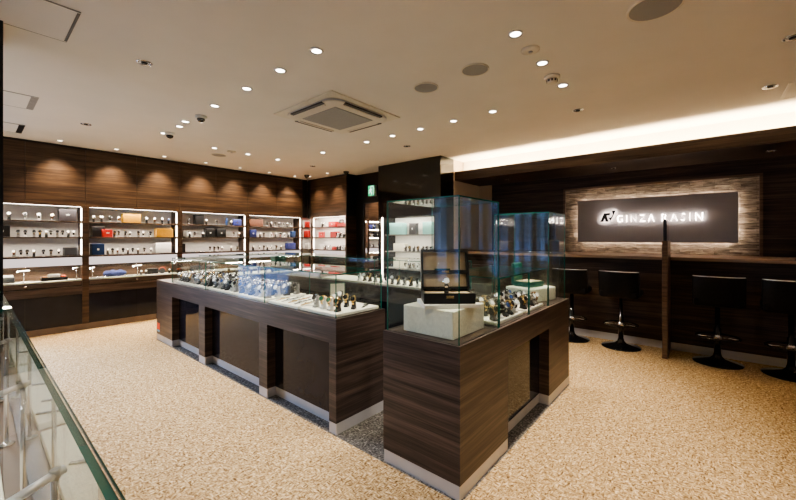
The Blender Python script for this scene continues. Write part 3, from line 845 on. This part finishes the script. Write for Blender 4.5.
# things inside the vitrines
VZ = .7165; VY = W+.07
def small_lamp(x, y, z, h, label, group, L=.055):
    t = thing('display_lamp', label, 'lamp', (x,y,z), group)
    MB().lathe([(.020,z),(.020,z+.004),(.006,z+.008)], x, y, 16).build('base', 'chrome', t)
    MB().lathe([(.0045,z+.006),(.0045,z+h)], x, y, 10).build('pole', 'chrome', t)
    hd = MB(); hd.tube([(x-L,y-.01,z+h-.006),(x+L,y+.01,z+h+.004)], .009, 12); hd.build('head', 'dull_chrome', t)
    e = MB(); e.tube([(x-L-.0025,y-.0105,z+h-.0063),(x-L,y-.01,z+h-.006)], .0082, 12); e.build('lens', 'lamp_cool', t)
    return t
small_lamp(.455,W+.05,VZ,.15,'small chrome display lamp in the first wall vitrine beside the glass joint','vitrine lamps')
small_lamp(.975,W+.05,VZ,.16,'small chrome display lamp at the corner-side end of the first wall vitrine','vitrine lamps',.035)
small_lamp(1.70,W+.05,VZ,.15,'small chrome display lamp in the second wall vitrine','vitrine lamps')
small_lamp(2.86,W+.05,VZ,.15,'small chrome display lamp in the third wall vitrine','vitrine lamps')
small_lamp(1.15,W+.05,VZ,.15,'small chrome display lamp at the entrance-side end of the second wall vitrine','vitrine lamps',.025)
t = thing('storage_box', 'grey box with white papers on top in the first wall vitrine', 'box', (.29,VY+.05,VZ))
MB().box(.20,VY-.01,VZ,.375,VY+.12,VZ+.075).build('box_body', 'box_slate', t, bevel=.004)
MB().box(.205,VY+.0,VZ+.075,.365,VY+.11,VZ+.10).build('papers', 'box_white', t, bevel=.003)
t = thing('open_tray_box', 'black open box of small accessories in the first wall vitrine', 'box', (.75,VY+.04,VZ))
mb = MB(); mb.box(.62,VY-.02,VZ,.885,VY+.11,VZ+.012); mb.box(.62,VY-.02,VZ,.885,VY-.01,VZ+.045); mb.box(.62,VY+.10,VZ,.885,VY+.11,VZ+.045); mb.box(.62,VY-.01,VZ,.63,VY+.10,VZ+.045); mb.box(.875,VY-.01,VZ,.885,VY+.10,VZ+.045)
mb.build('box_body', 'box_black', t)
MB().box(.69,VY-.003,VZ+.013,.81,VY+.08,VZ+.085).build('folded_cloth', 'fabric_grey', t, bevel=.012)
MB().box(.635,VY,VZ+.013,.68,VY+.08,VZ+.06).build('card', 'leather_brown', t, bevel=.004)
MB().box(.82,VY,VZ+.013,.868,VY+.08,VZ+.062).build('label_card', 'orange_red', t, bevel=.004)
# crumpled navy pouch
mb = MB(); n = 16; mm_ = 8; vs = []; fs = []
for i in range(n+1):
    q = -1+2*i/n
    for j in range(mm_):
        a = 2*PI*j/mm_; r = math.sqrt(max(0.01, 1-q**4)); wob = 1+.16*math.sin(5*q*2+j*1.7)
        vs.append((1.425+q*.145, VY+.03+.045*r*math.cos(a)*wob, max(VZ, VZ+.045+.05*r*math.sin(a)*wob)))
for i in range(n):
    for j in range(mm_): fs.append((i*mm_+j, i*mm_+(j+1) % mm_, (i+1)*mm_+(j+1) % mm_, (i+1)*mm_+j))
fs.append(tuple(range(mm_))[::-1]); fs.append(tuple(n*mm_+j for j in range(mm_)))
mb.add(vs, fs, 0, True)
tag(mb.build('watch_pouch', 'cloth_navy', off=(1.425,VY+.03,VZ)), 'crumpled navy cloth pouch in the second wall vitrine', 'pouch')
for x, k, w_ in ((1.20,'sw','first'),(1.30,'sw','second'),(1.56,'sw','third')):
    lying_watch(k, (x,VY+.0,VZ), -.5, f'{STY[k][4]} lying beside the navy pouch, {w_} of three', 'watches in the second wall vitrine')
for x, w_ in ((1.745,'first'),(1.81,'second'),(2.14,'third')):
    watch('sw', (x,VY-.01,VZ), -PI/2, f'steel wristwatch with white dial standing in the second wall vitrine, {w_} of three', 'watches standing in the second wall vitrine', near=False, sc=.8)
dbox('storage_box', 'black box with grey round tin in the second wall vitrine', 1.845,1.99,VY+.05,.09,VZ,.085,'box_black')
t = thing('round_tin', 'round grey tin with orange rim standing in the second wall vitrine', 'tin', (2.04,VY,VZ))
mb = MB(); mb.lathe([(.05,0),(.05,.03)], n=24); mb.xf(Matrix.Translation((2.04,VY+.02,VZ+.05)) @ Matrix.Rotation(PI/2, 4, 'X')); mb.build('tin_body', 'box_slate', t)
mb = MB(); mb.tube([(2.04+.05*math.cos(2*PI*k/20),VY-.011,VZ+.05+.05*math.sin(2*PI*k/20)) for k in range(10)], .004, 6); mb.build('rim', 'orange_red', t)
dbox('storage_box', 'dark box in the third wall vitrine near the long showcase', 2.50,2.66,VY+.05,.09,VZ,.09,'box_slate')

# ------------------------------------------------------------------ short cabinet on the return wall
CX = 4.845
t = thing('corner_display_cabinet', 'short wood display cabinet with red boxes, on the return wall by the exit sign', 'cabinet', (5.0,6.0,0))
ya, yb = 5.44, 6.62
MB().box(CX,ya,OT,CX+.02,yb,CH-.035).build('upper_panel', 'wood_panel', t)
MB().box(CX+.02,ya,OT,5.118,W-.0,CH-.002).build('upper_carcass', 'dark_wall', t)
MB().box(CX-.004,yb,OT,CX+.03,W-.006,CH-.035).box(4.718,W+.001,OT,CX-.005,W+.02,CH-.005).build('corner_filler', 'black_plastic', t)
MB().box(5.10,ya+.03,.915,5.115,7.045,OT).build('back_panel', 'panel_white', t); MB().box(4.72,7.03,.915,5.10,7.045,OT).build('back_panel', 'panel_white', t)
MB().box(CX-.003,ya,0,5.118,ya+.03,OT).build('side_panel', 'wood_panel', t); MB().box(CX-.003,6.53,0,CX+.05,6.60,OT).build('side_panel', 'wood_panel', t)
for z in (S1,S2,S3): MB().box(CX+(.03 if z != S3 else -.005),ya+.03,z-.018,5.10,7.03,z).build('shelf', 'wood_panel', t, bevel=.002)
mb = MB(); mb.box(CX+.022,ya+.04,OT-.005,CX+.03,6.52,OT-.002)
for lo, hi in ((S3+.012,S2-.03),(S2+.012,S1-.03),(S1+.012,OT-.02)): mb.box(CX+.012,6.515,lo,CX+.026,6.527,hi)
mb.build('light_strip', 'led_strip', t)
area(t, (CX+.04,5.98,OT-.02), 4, .03, 1.0, (0,math.radians(-28),0)); area(t, (4.90,6.8,OT-.02), 1.0, .2, .2, (0,0,0)); area(t, (4.90,6.8,S1-.022), .6, .2, .2, (0,0,0)); area(t, (4.90,6.8,S2-.022), .6, .2, .2, (0,0,0)); area(t, (CX+.07,5.98,S1-.022), 1.8, .02, 1.0, (0,math.radians(-15),0)); area(t, (CX+.07,5.98,S2-.022), 1.8, .02, 1.0, (0,math.radians(-15),0))
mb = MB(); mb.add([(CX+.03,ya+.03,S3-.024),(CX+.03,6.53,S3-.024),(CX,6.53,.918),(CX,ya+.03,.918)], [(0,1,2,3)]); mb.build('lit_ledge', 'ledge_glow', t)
MB().box(CX+.03,ya+.03,.5,5.1,W-.01,.715).build('vitrine_floor', 'tray_cream', t)
MB().box(CX-.004,ya+.03,.08,CX+.02,W-.01,.69).build('front_panel', 'wood_panel', t)
MB().box(CX,ya,0,5.11,W-.01,.08).build('plinth', 'plinth_brown', t)
CXs = CX+.10
def cwatch(z, ys, st_, nm):
    for j, (y, k) in enumerate(zip(ys, st_)):
        watch(k, (CXs-.02,y,z), PI+random.uniform(-.2,.2), f'{STY[k][4]}, {ORD[j]} on the {nm} shelf, return-wall cabinet', f'watches on the {nm} shelf of the return-wall cabinet', near=False)
cwatch(S1, [6.30,6.22], ['sw','kw'], 'top'); cwatch(S2, [5.54,5.60,5.66,5.73,5.80], ['kw','sw','kb','sw','kb'], 'middle'); cwatch(S3, [5.54,5.62,5.72,5.80,6.05,6.20], ['sw','kw','sw','sw','kb','sw'], 'lower')
dbox('watch_box', 'red box on the top shelf of the return-wall cabinet', 5.86,6.09,CXs+.02,.10,S1,.105,'box_red','plate',axis='y')
dbox('watch_box', 'low red box under a black case, top shelf of the return-wall cabinet', 5.51,5.78,CXs+.0,.10,S1,.065,'box_red',axis='y')
o = thing('watch_case', 'black domed watch case set on a low red box, return-wall cabinet', 'watch case', (CXs,5.70,S1+.067))
mb = MB(); mb.lathe([(.055,0),(.058,.02),(.05,.07),(.03,.085)], n=20); mb.xf(Matrix.Translation((CXs,5.70,S1+.069))); mb.build('case_body', 'box_black', o)
mb = MB(); mb.lathe([(.059,.018),(.059,.024)], n=20); mb.xf(Matrix.Translation((CXs,5.70,S1+.069))); mb.build('rim', 'dull_chrome', o)
dbox('watch_box', 'red box on the middle shelf by the light strip, return-wall cabinet', 6.22,6.43,CXs+.02,.10,S2,.12,'box_red','plate',axis='y')
dbox('watch_box', 'white box between two red boxes on the middle shelf, return-wall cabinet', 6.05,6.20,CXs+.02,.10,S2,.13,'box_white',axis='y')
dbox('watch_box', 'red box beside the watches on the middle shelf, return-wall cabinet', 5.84,6.03,CXs+.02,.10,S2,.12,'box_red',axis='y')
dbox('watch_box', 'small red box on the lower shelf of the return-wall cabinet', 5.88,5.99,CXs+.02,.08,S3,.07,'box_red',axis='y')
dbox('watch_box', 'white box on the lower shelf of the return-wall cabinet', 6.27,6.40,CXs+.02,.08,S3,.10,'box_white',axis='y')
dbox('watch_box', 'upright red box at the corner end of the top shelf, return-wall cabinet', 6.78,6.90,CXs-.03,.06,S1,.13,'box_red',axis='y')
dbox('watch_box', 'upright red box at the corner end of the middle shelf, return-wall cabinet', 6.76,6.90,CXs-.04,.07,S2,.15,'box_red',axis='y')
dbox('watch_box', 'upright white box at the corner end of the lower shelf, return-wall cabinet', 6.76,6.88,CXs-.03,.06,S3,.13,'box_white',axis='y')

# ------------------------------------------------------------------ mirror and exit sign on the dark wall
t = thing('wall_mirror', 'tall narrow mirror on the dark wall below the exit sign', 'mirror', (5.11,5.0,.35))
MB().box(5.112,4.81,.35,5.117,5.21,1.99).build('mirror_glass', 'mirror', t)
mb = MB(); mb.box(5.106,4.79,.33,5.118,4.81,2.01); mb.box(5.106,5.21,.33,5.118,5.23,2.01); mb.box(5.106,4.81,1.99,5.118,5.21,2.01); mb.box(5.106,4.81,.33,5.118,5.21,.35); mb.build('frame', 'black_plastic', t)
t = thing('exit_sign', 'green emergency exit sign with a white running figure on the dark wall', 'sign', (5.08,4.95,2.115))
MB().box(5.05,4.865,2.115,5.118,5.035,2.325).build('housing', 'white_plastic', t, bevel=.004)
MB().box(5.047,4.872,2.122,5.05,5.028,2.318).build('face', 'exit_green', t)
EM = Matrix.Translation((5.047,5.028,2.122)) @ SIGNM; k_ = .00156
mb = MB()
def pp(l): return [(x*k_, y*k_) for x, y in l]
mb.prism(pp([(88,10),(92,10),(92,118),(40,118),(40,112),(86,112)]), EM, .0015)      # door frame
mb.prism(pp([(46+9*math.cos(q*PI/5), 96+9*math.sin(q*PI/5)) for q in range(10)]), EM, .0015)  # head
mb.prism(pp([(38,84),(52,86),(66,68),(62,63),(53,72),(50,56),(66,36),(60,14),(52,16),(56,34),(42,50),(32,34),(12,32),(12,40),(28,42),(36,58),(38,72),(26,68),(22,54),(15,57),(21,75)]), EM, .0015)
mb.build('running_figure', 'exit_white', t)

# ------------------------------------------------------------------ display unit let into the pillar
t = thing('pillar_display_unit', 'lit shelf unit set into the black pillar, with turquoise boxes', 'cabinet', (4.9,3.8,0))
pa, pb = 3.245, 4.345; px = PX+.004
MB().box(px,pa,1.66,px+.02,pb,1.925).build('upper_panel', 'gloss_black', t)
MB().box(5.05,pa,0,5.07,pb,1.66).build('back_panel', 'panel_white', t)
MB().box(px,pa,0,5.05,pa+.02,1.66).build('side_panel', 'dark_wall', t); MB().box(px,pb-.02,0,5.05,pb,1.66).build('side_panel', 'dark_wall', t)
PS1, PS2, PS3 = 1.36, 1.07, .78
for z in (PS1,PS2,PS3): MB().box(px+.01,pa+.02,z-.018,5.05,pb-.02,z).build('shelf', 'fabric_grey', t, bevel=.002)
MB().box(px,pa+.02,0,px+.02,pb-.02,.755).build('front_panel', 'gloss_black', t)
mb = MB(); mb.box(px-.012,pb+.004,.25,px-.001,pb+.03,1.66)
mb.build('light_strip', 'led_strip', t)
area(t, (px+.05,3.8,1.65), 4.5, .03, 1.0, (0,math.radians(-20),0)); area(t, (px+.05,3.8,PS1-.022), 2.2, .02, 1.0, (0,math.radians(-12),0)); area(t, (px+.05,3.8,PS2-.022), 2.2, .02, 1.0, (0,math.radians(-12),0))
PY = px+.15
dbox('jewellery_box', 'turquoise box on the exit side of the pillar unit top shelf', 3.98,4.28,PY,.12,PS1,.20,'box_teal',axis='y')
dbox('jewellery_box', 'turquoise box on the alcove side of the pillar unit top shelf', 3.30,3.55,PY,.12,PS1,.20,'box_teal',axis='y')
dbox('watch_box', 'upright dark box between the turquoise boxes in the pillar unit', 3.71,3.85,PY,.08,PS1,.19,'box_purple_grey','plate',axis='y')
dbox('watch_box', 'cream open box on the middle shelf of the pillar unit', 3.96,4.22,PY+.03,.10,PS2,.13,'box_cream',axis='y')
dbox('watch_box', 'cream box on the lower shelf of the pillar unit', 3.98,4.22,PY+.03,.10,PS3,.13,'box_cream',axis='y')
for z, nm in ((PS2,'middle'),(PS3,'lower')):
    for j, y in enumerate((3.89,3.80,3.71,3.62,3.53,3.44,3.35)):
        k = seq[(j*3+(0 if z == PS2 else 4)) % len(seq)]
        watch(k, (PY-.08,y,z), PI+random.uniform(-.2,.2), f'{STY[k][4]}, {ORD[j]} on the {nm} shelf, pillar unit', f'watches on the {nm} shelf of the pillar unit', near=False)

# ------------------------------------------------------------------ showcase under the camera
NG = .080
nr = thing('glass_showcase', 'glass-topped showcase with small lamps and cream trays in front of the entrance pillar', 'showcase', (-.2,1.4,0))
ny0, ny1 = -.55, 2.72
MB().box(-.46,ny0,.075,NG+.008,ny1,.778).build('cabinet_body', 'wood_island', nr)
MB().box(-.455,ny0+.004,0,NG,ny1-.004,.075).build('plinth', 'plinth_metal', nr)
MB().box(-.45,ny0+.01,.778,NG-.001,ny1-.01,.782).build('display_floor', 'wood_trim', nr)
cuts = [ny0,.70-.35,1.735,ny1]
cuts = [ny0,1.735,ny1]
for a, b in zip(cuts[:-1], cuts[1:]):
    MB().pane(NG,a+.001,.778,NG+.008,b-.001,1.061).build('glass_pane', ['glass','glass_edge'], nr)
    MB().pane(-.46,a+.001,.778,-.452,b-.001,1.061).build('glass_pane', ['glass','glass_edge'], nr)
    MB().pane(-.46,a+.001,1.061,NG+.009,b-.001,1.069).build('glass_top', ['glass','glass_edge'], nr)
MB().pane(-.452,ny1-.008,.778,NG,ny1,1.061).build('glass_pane', ['glass','glass_edge'], nr)
for i, (a, b) in enumerate(((.30,1.30),(1.36,2.02),(2.06,2.62))):
    o = MB().box(-.33,a,.783,.043,b,.803).build('display_tray', 'tray_cream', off=(-.15,(a+b)/2,.783), bevel=.003)
    tag(o, f'cream tray in the showcase by the entrance pillar, {ORD[2-i]} from the pillar', 'tray', 'trays in the entrance showcase')
for i, y in enumerate((.54,.91,1.33,1.70,2.12,2.5)):
    x = .060; z = .783; h = .262
    t = thing('display_lamp', f'small chrome lamp on a pole in the entrance showcase, {ORD[5-i]} from the pillar', 'lamp', (x,y,z), 'lamps in the entrance showcase')
    MB().lathe([(.015,z),(.015,z+.003),(.005,z+.007)], x, y, 20).build('base', 'chrome', t)
    MB().lathe([(.0036,z+.005),(.0036,z+h)], x, y, 12).build('pole', 'chrome', t)
    mb = MB(); mb.tube([(x+.008,y+.004,z+h-.002),(x-.038,y-.018,z+h-.007)], .0046, 16); hd = mb.build('head', 'aluminium', t)
    mb = MB(); mb.tube([(x-.0381,y-.01805,z+h-.0071),(x-.0440,y-.0208,z+h-.0078)], .0047, 16); mb.build('lens', 'lamp_cool', hd)
    mb = MB(); mb.lathe([(.0048,z+h-.008),(.0048,z+h+.003)], x, y, 12); mb.build('joint', 'dull_chrome', hd)
    spot(t, (x-.06,y-.03,z+h-.02), 1.6, (x-.16,y-.05,z), 150, .5, (1,.95,.88), .01)
for i, (y, x) in enumerate(((1.42,.02),(1.52,.0),(1.72,.02),(2.25,.01),(1.05,.0))):
    o = MB().box(-.03,-.004,0,.022,.004,.005).build('price_bar', 'black_plastic', bevel=.001)
    o.location = (x,y,.8035); o.rotation_euler.z = .5
    tag(o, f'small black price bar on a cream tray, {ORD[i]} of those in the entrance showcase', 'price tag', 'price bars in the entrance showcase')

# ------------------------------------------------------------------ ceiling fittings
def downlight(x, y, label, group, lit=True, z=CH, r=.047, energy=40, target=None, lens='lamp_warm', size=75, chrome=False, blend=.6):
    t = thing('downlight', label, 'downlight', (x,y,z), group)
    mb = MB(); mb.lathe([(r,z-.0005),(r,z-.004),(r*.9,z-.007),(r*.72,z-.006),(r*.68,z-.002)], x, y, 28, capb=False, capt=False)
    mb.build('trim_ring', 'chrome' if chrome else 'dull_chrome', t)
    MB().lathe([(r*.68,z-.0022),(r*.66,z-.0030)], x, y, 24).build('lens', lens if lit else 'dull_chrome', t)
    if not lit:
        mb = MB(); mb.lathe([(r*.42,z-.0031),(r*.36,z-.012),(r*.2,z-.014)], x, y, 16); mb.build('reflector', 'black_plastic', t)
    if lit and energy:
        spot(t, (x,y,z-.03), energy, target or (x,y,0), size, blend, (1,.76,.50) if lens == 'lamp_wash' else (1,.89,.76))
    return t
E0 = 42
row1 = [2.03,2.48,3.0,3.63,4.37,5.06]
for i, y in enumerate(row1):
    downlight(1.537, y, f'lit round downlight above the long showcase, {ORD[i]} from its corner by the gap', 'downlights over the long showcase', energy=E0*1.15, target=(1.45,y+(.45 if i == 0 else 0),0), size=(60 if i == 0 else 82))
downlight(1.56, 4.61, 'lit round downlight beside the ceiling camera above the long showcase', 'downlights over the long showcase', energy=0)
for i, x in enumerate((2.217,2.714,3.222)):
    downlight(x, .905, f'lit round downlight above the bar-side showcase, {ORD[i]} from the open watch box', 'downlights over the bar-side showcase', energy=E0*1.5, target=(x-.12,1.02,0), size=78)
for i, y in enumerate((1.637,2.099,2.552,2.989,3.446,4.378)):
    downlight(3.43, y, f'lit round downlight above the inner showcase, {ORD[i]} from the bar-side showcase', 'downlights over the inner showcase', energy=E0*1.2, target=(4.0,y,0), size=84)
for i, x in enumerate((2.254,2.752,3.258)):
    downlight(x, 5.335, f'lit round downlight above the rear showcase, {ORD[i]} from the long showcase', 'downlights over the rear showcase', energy=E0, size=60)
for i, x in enumerate((.77,1.371,1.978,2.603,3.199,3.785,4.36)):
    downlight(x, 6.49, f'small downlight washing the wall cabinets, {ORD[i]} from the entrance pillar', 'downlights washing the wall cabinets', r=.04, energy=46, target=(x,6.80,1.3), lens='lamp_wash', size=80, blend=1.0)
for i, y in enumerate((6.28,5.70)):
    downlight(4.58, y, f'small downlight washing the return-wall cabinet, {ORD[i]} from the room corner', 'downlights washing the return-wall cabinet', r=.04, energy=38, target=(4.90,y,1.3), lens='lamp_wash', size=80, blend=1.0)
for x, y, lab in ((.827,3.13,'unlit chrome downlight in the ceiling between the entrance pillar and the long showcase'),
                  (.847,5.324,'unlit chrome downlight in the ceiling before the first wall cabinet'),
                  (3.945,.964,'unlit chrome downlight in the ceiling before the light cove'),
                  (3.947,3.169,'unlit chrome downlight in the ceiling in front of the black pillar'),
                  (4.384,-.431,'unlit chrome downlight close to the light cove above the last stools'),
                  (3.399,-.437,'unlit chrome downlight at the picture edge away from the light cove'),
                  (3.956,5.34,'unlit chrome downlight before the return-wall cabinet')):
    downlight(x, y, lab, 'unlit downlights', lit=False, chrome=True, r=.05)
for x, y, lab in ((5.60,.927,'unlit small downlight in the bar soffit above the sign emblem'),(5.60,-.56,'unlit small downlight in the bar soffit past the end of the sign'),(5.62,2.427,'unlit small downlight in the bar soffit by the alcove')):
    downlight(x, y, lab, 'soffit downlights', lit=False, z=SZ, chrome=True, r=.042)

def ceiling_disc(x, y, r, label):
    t = thing('ceiling_speaker', label, 'speaker', (x,y,CH), 'round ceiling speakers')
    MB().lathe([(r,CH-.0005),(r,CH-.006),(r*.93,CH-.008),(r*.90,CH-.004)], x, y, 32, capb=False, capt=False).build('rim', 'ac_white', t)
    MB().lathe([(r*.91,CH-.001),(r*.91,CH-.005)], x, y, 32).build('grille', 'grey_mesh', t)
ceiling_disc(2.516,1.812,.105,'round grey ceiling speaker on the air conditioner side of a pair')
ceiling_disc(2.489,1.333,.105,'round grey ceiling speaker beside the smoke detector, in a pair')
ceiling_disc(2.461,.207,.135,'large round grey ceiling speaker at the top of the picture')
ceiling_disc(2.495,5.74,.11,'round grey ceiling speaker beyond the rear showcase')
t = thing('smoke_detector', 'flat round heat detector between two downlights over the bar-side showcase', 'detector', (2.469,.902,CH))
MB().lathe([(.06,CH-.0005),(.06,CH-.008),(.045,CH-.014),(.03,CH-.015)], 2.469, .902, 24).build('base', 'ac_white', t)
MB().lathe([(.014,CH-.015),(.012,CH-.026)], 2.469, .902, 12).build('sensor', 'dull_chrome', t)
t = thing('smoke_detector', 'domed smoke detector between downlights over the bar-side showcase', 'detector', (2.992,.922,CH))
MB().lathe([(.06,CH-.0005),(.06,CH-.016),(.052,CH-.022)], 2.992, .922, 24).build('base', 'ac_white', t)
mb = MB(); mb.lathe([(.04,CH-.022),(.038,CH-.05),(.028,CH-.056)], 2.992, .922, 20); dm = mb.build('dome', 'ac_white', t)
mb = MB()
for k in range(10):
    a = 2*PI*k/10; mb.box(-.006,-.001,CH-.046,.006,.001,CH-.03); 
    mb.xf(Matrix.Translation((2.992,.922,0)) @ Matrix.Rotation(a, 4, 'Z') @ Matrix.Translation((0,-.0402,0)), len(mb.v)-8)
mb.build('vent', 'black_plastic', dm)
t = thing('smoke_detector', 'flat round detector in the ceiling near the speaker beyond the rear showcase', 'detector', (2.509,5.352,CH))
MB().lathe([(.06,CH-.0005),(.06,CH-.008),(.045,CH-.014),(.03,CH-.015)], 2.509, 5.352, 24).build('base', 'ac_white', t)
MB().lathe([(.014,CH-.015),(.012,CH-.026)], 2.509, 5.352, 12).build('sensor', 'dull_chrome', t)
for (x, y, lab, dark) in ((1.574,4.048,'small dome security camera above the long showcase, between downlights',0),(1.584,5.0,'dome security camera at the far end of the downlight row, over the long showcase',0),(4.45,6.20,'small dark dome camera near the ceiling corner of the wall cabinets',1),(4.70,5.28,'dark dome camera on the ceiling by the return-wall cabinet and dark wall',1)):
    t = thing('ceiling_camera', lab, 'camera', (x,y,CH), 'ceiling cameras')
    MB().lathe([(.055,CH-.0005),(.055,CH-.018),(.048,CH-.03)], x, y, 24).build('base', 'black_plastic' if dark else 'white_plastic', t)
    MB().lathe([(.040,CH-.030),(.038,CH-.045),(.026,CH-.060),(.010,CH-.066)], x, y, 20).build('dome', 'gloss_black', t)

for i, (x, y) in enumerate(((.55,.90),(.55,-.35),(1.75,-.40))):  # fill lights added out of view to brighten the showcase fronts
    downlight(x, y, f'added unseen downlight above the open floor before the bar-side showcase, {ORD[i]} of the row', 'added downlights over the open floor', energy=26, target=(x+.3,y+.3,0), size=84)
# cassette air conditioner
ax, ay, ah = 2.49, 2.93, .465
t = thing('ceiling_air_conditioner', 'square white ceiling cassette air conditioner with a grey grille', 'air conditioner', (ax,ay,CH))
MB().box(ax-ah,ay-ah,CH-.012,ax+ah,ay+ah,CH-.0005).build('frame', 'ac_white', t, bevel=.004)
def rrect(h, r, n=6):
    p = []
    for cx, cy, a0 in ((h-r,h-r,0),(-h+r,h-r,90),(-h+r,-h+r,180),(h-r,-h+r,270)):
        for k in range(n+1):
            a = math.radians(a0+90*k/n); p.append((ax+cx+r*math.cos(a), ay+cy+r*math.sin(a)))
    return p
def ringz(mb, h0, r0, z0, h1, r1, z1):
    a = rrect(h0, r0); b = rrect(h1, r1); n = len(a)
    mb.add([(x,y,z0) for x, y in a]+[(x,y,z1) for x, y in b], [(i,(i+1) % n,n+(i+1) % n,n+i) for i in range(n)], 0, False)
mb = MB(); ringz(mb, .40,.14,CH-.012,.40,.14,CH-.035); ringz(mb, .40,.14,CH-.035,.375,.12,CH-.042)
n = len(rrect(1,.1)); mb.add([(x,y,CH-.042) for x, y in rrect(.375,.12)], [tuple(range(n))])
body = mb.build('body', 'ac_white', t)
mb = MB(); ringz(mb, .405,.145,CH-.020,.405,.145,CH-.030); ringz(mb,.4015,.1415,CH-.030,.405,.145,CH-.030); mb.build('chrome_band', 'dull_chrome', body)
mb = MB(); mb.box(ax-.255,ay-.262,CH-.048,ax+.255,ay+.262,CH-.0405); mb.build('grille', 'grey_mesh', t, bevel=.002)
for dx, dy in ((-1,0),(1,0),(0,-1),(0,1)):
    lv = MB()
    if dx: lv.box(ax+dx*.388-.030,ay-.25,CH-.0445,ax+dx*.388+.0195,ay+.25,CH-.030)
    else: lv.box(ax-.25,ay+dy*.388-.030,CH-.0445,ax+.25,ay+dy*.388+.0195,CH-.030)
    if dx > 0: lv = MB().box(ax+.3685,ay-.25,CH-.0445,ax+.404,ay+.25,CH-.022)
    if dx < 0: lv = MB().box(ax-.404,ay-.25,CH-.0445,ax-.3685,ay+.25,CH-.022)
    if dy > 0: lv = MB().box(ax-.25,ay+.3685,CH-.0445,ax+.25,ay+.404,CH-.022)
    if dy < 0: lv = MB().box(ax-.25,ay-.404,CH-.0445,ax+.25,ay-.3685,CH-.022)
    so = lv.build('air_slot', 'black_plastic', t)
    v2 = MB()
    if dx: v2.box(ax+dx*.352-.012,ay-.235,CH-.050,ax+dx*.352+.012,ay+.235,CH-.0425)
    else: v2.box(ax-.235,ay+dy*.352-.012,CH-.050,ax+.235,ay+dy*.352+.012,CH-.0425)
    v2.build('louvre', 'ac_white', t, bevel=.002)

# flush ceiling panels with a dark slot (air diffusers)
for i, (y0, y1, lab) in enumerate(((2.715,3.185,'flush ceiling panel with a dark slot, in front of the entrance pillar'),(4.655,5.135,'flush ceiling panel with a grey slot, between two similar panels'),(5.92,6.40,'flush ceiling panel with a dark slot, beside the wall cabinets'))):
    x1 = .41; x0 = x1-.95
    t = thing('ceiling_diffuser_vent', lab, 'ceiling vent', ((x0+x1)/2,(y0+y1)/2,CH), 'slotted ceiling panels')
    mb = MB(); mb.box(x0,y0,CH-.004,x1,y1,CH-.0005)
    mb.build('panel', 'ceiling_paint', t)
    mb = MB(); e = .007
    mb.box(x0,y0-e,CH-.005,x1,y0,CH-.0005); mb.box(x0,y1,CH-.005,x1,y1+e,CH-.0005)
    mb.build('frame', 'stand_grey', t)
    w_ = (.014,.05,.05)[i]
    MB().box(x1-w_,y0+.01,CH-.0055,x1,y1-.01,CH-.004).build('slot', ('black_plastic','fabric_grey','black_plastic')[i], t)
t = thing('access_hatch', 'white-rimmed ceiling hatch at the picture edge before the light cove', 'ceiling hatch', (4.6,-.75,CH))
MB().box(4.40,-.98,CH-.003,4.84,-.56,CH-.0005).build('panel', 'ceiling_paint', t)
mb = MB(); mb.box(4.38,-1.0,CH-.006,4.40,-.54,CH-.0005); mb.box(4.84,-1.0,CH-.006,4.86,-.54,CH-.0005); mb.box(4.40,-.56,CH-.006,4.84,-.54,CH-.0005); mb.box(4.40,-1.0,CH-.006,4.84,-.98,CH-.0005); mb.build('frame', 'white_plastic', t)

# ------------------------------------------------------------------ world and daylight
wd = bpy.data.worlds.new('daylight'); S.world = wd; wd.use_nodes = True
nt = wd.node_tree; nt.nodes.clear()
o_ = nt.nodes.new('ShaderNodeOutputWorld'); bg = nt.nodes.new('ShaderNodeBackground')
tc = nt.nodes.new('ShaderNodeTexCoord'); sp = nt.nodes.new('ShaderNodeSeparateXYZ'); nt.links.new(tc.outputs['Generated'], sp.inputs[0])
rp = nt.nodes.new('ShaderNodeValToRGB'); nt.links.new(sp.outputs['Z'], rp.inputs[0])
mr = nt.nodes.new('ShaderNodeMapRange'); mr.inputs[1].default_value = -.25; mr.inputs[2].default_value = .25
nt.links.new(sp.outputs['Z'], mr.inputs[0]); nt.links.new(mr.outputs[0], rp.inputs[0])
rp.color_ramp.elements[0].position = .40; rp.color_ramp.elements[0].color = (.62,.92,1.9,1)
rp.color_ramp.elements[1].position = .52; rp.color_ramp.elements[1].color = (.34,.48,.80,1)
nt.links.new(rp.outputs[0], bg.inputs[0]); bg.inputs[1].default_value = .8
nt.links.new(bg.outputs[0], o_.inputs[0])
def portal(loc, rot, sx, sy, e, name):
    l = bpy.data.lights.new(name, 'AREA'); l.shape = 'RECTANGLE'; l.size = sx; l.size_y = sy; l.energy = e; l.color = (.50,.66,1.)
    o = bpy.data.objects.new(name, l); C.objects.link(o); o.location = loc; o.rotation_euler = rot
    return o
dl = portal((-1.0,8.5,2.7), (0,0,0), 2.4, 1.6, 1150, 'sky_light')
dl.rotation_euler = (Vector((.1,5.2,.2))-Vector((-1.0,8.5,2.7))).to_track_quat('-Z','Y').to_euler()

# ------------------------------------------------------------------ camera
cam = bpy.data.cameras.new('camera'); co = bpy.data.objects.new('camera', cam); C.objects.link(co)
co.location = (0,0,1.3); co.rotation_euler = (PI/2,0,.70137-PI/2)
cam.sensor_width = 36; cam.sensor_fit = 'HORIZONTAL'; cam.lens = 361.82/796*36
cam.shift_y = -12.12/796; cam.clip_start = .02; cam.clip_end = 60
S.camera = co

cy = S.cycles
cy.max_bounces = 12; cy.diffuse_bounces = 5; cy.glossy_bounces = 6; cy.transmission_bounces = 6; cy.transparent_max_bounces = 40
cy.caustics_reflective = False; cy.caustics_refractive = False; cy.sample_clamp_indirect = 6
cy.use_denoising = True
S.view_settings.view_transform = 'AgX'
S.view_settings.look = 'AgX - Medium High Contrast'
S.view_settings.exposure = 1.06
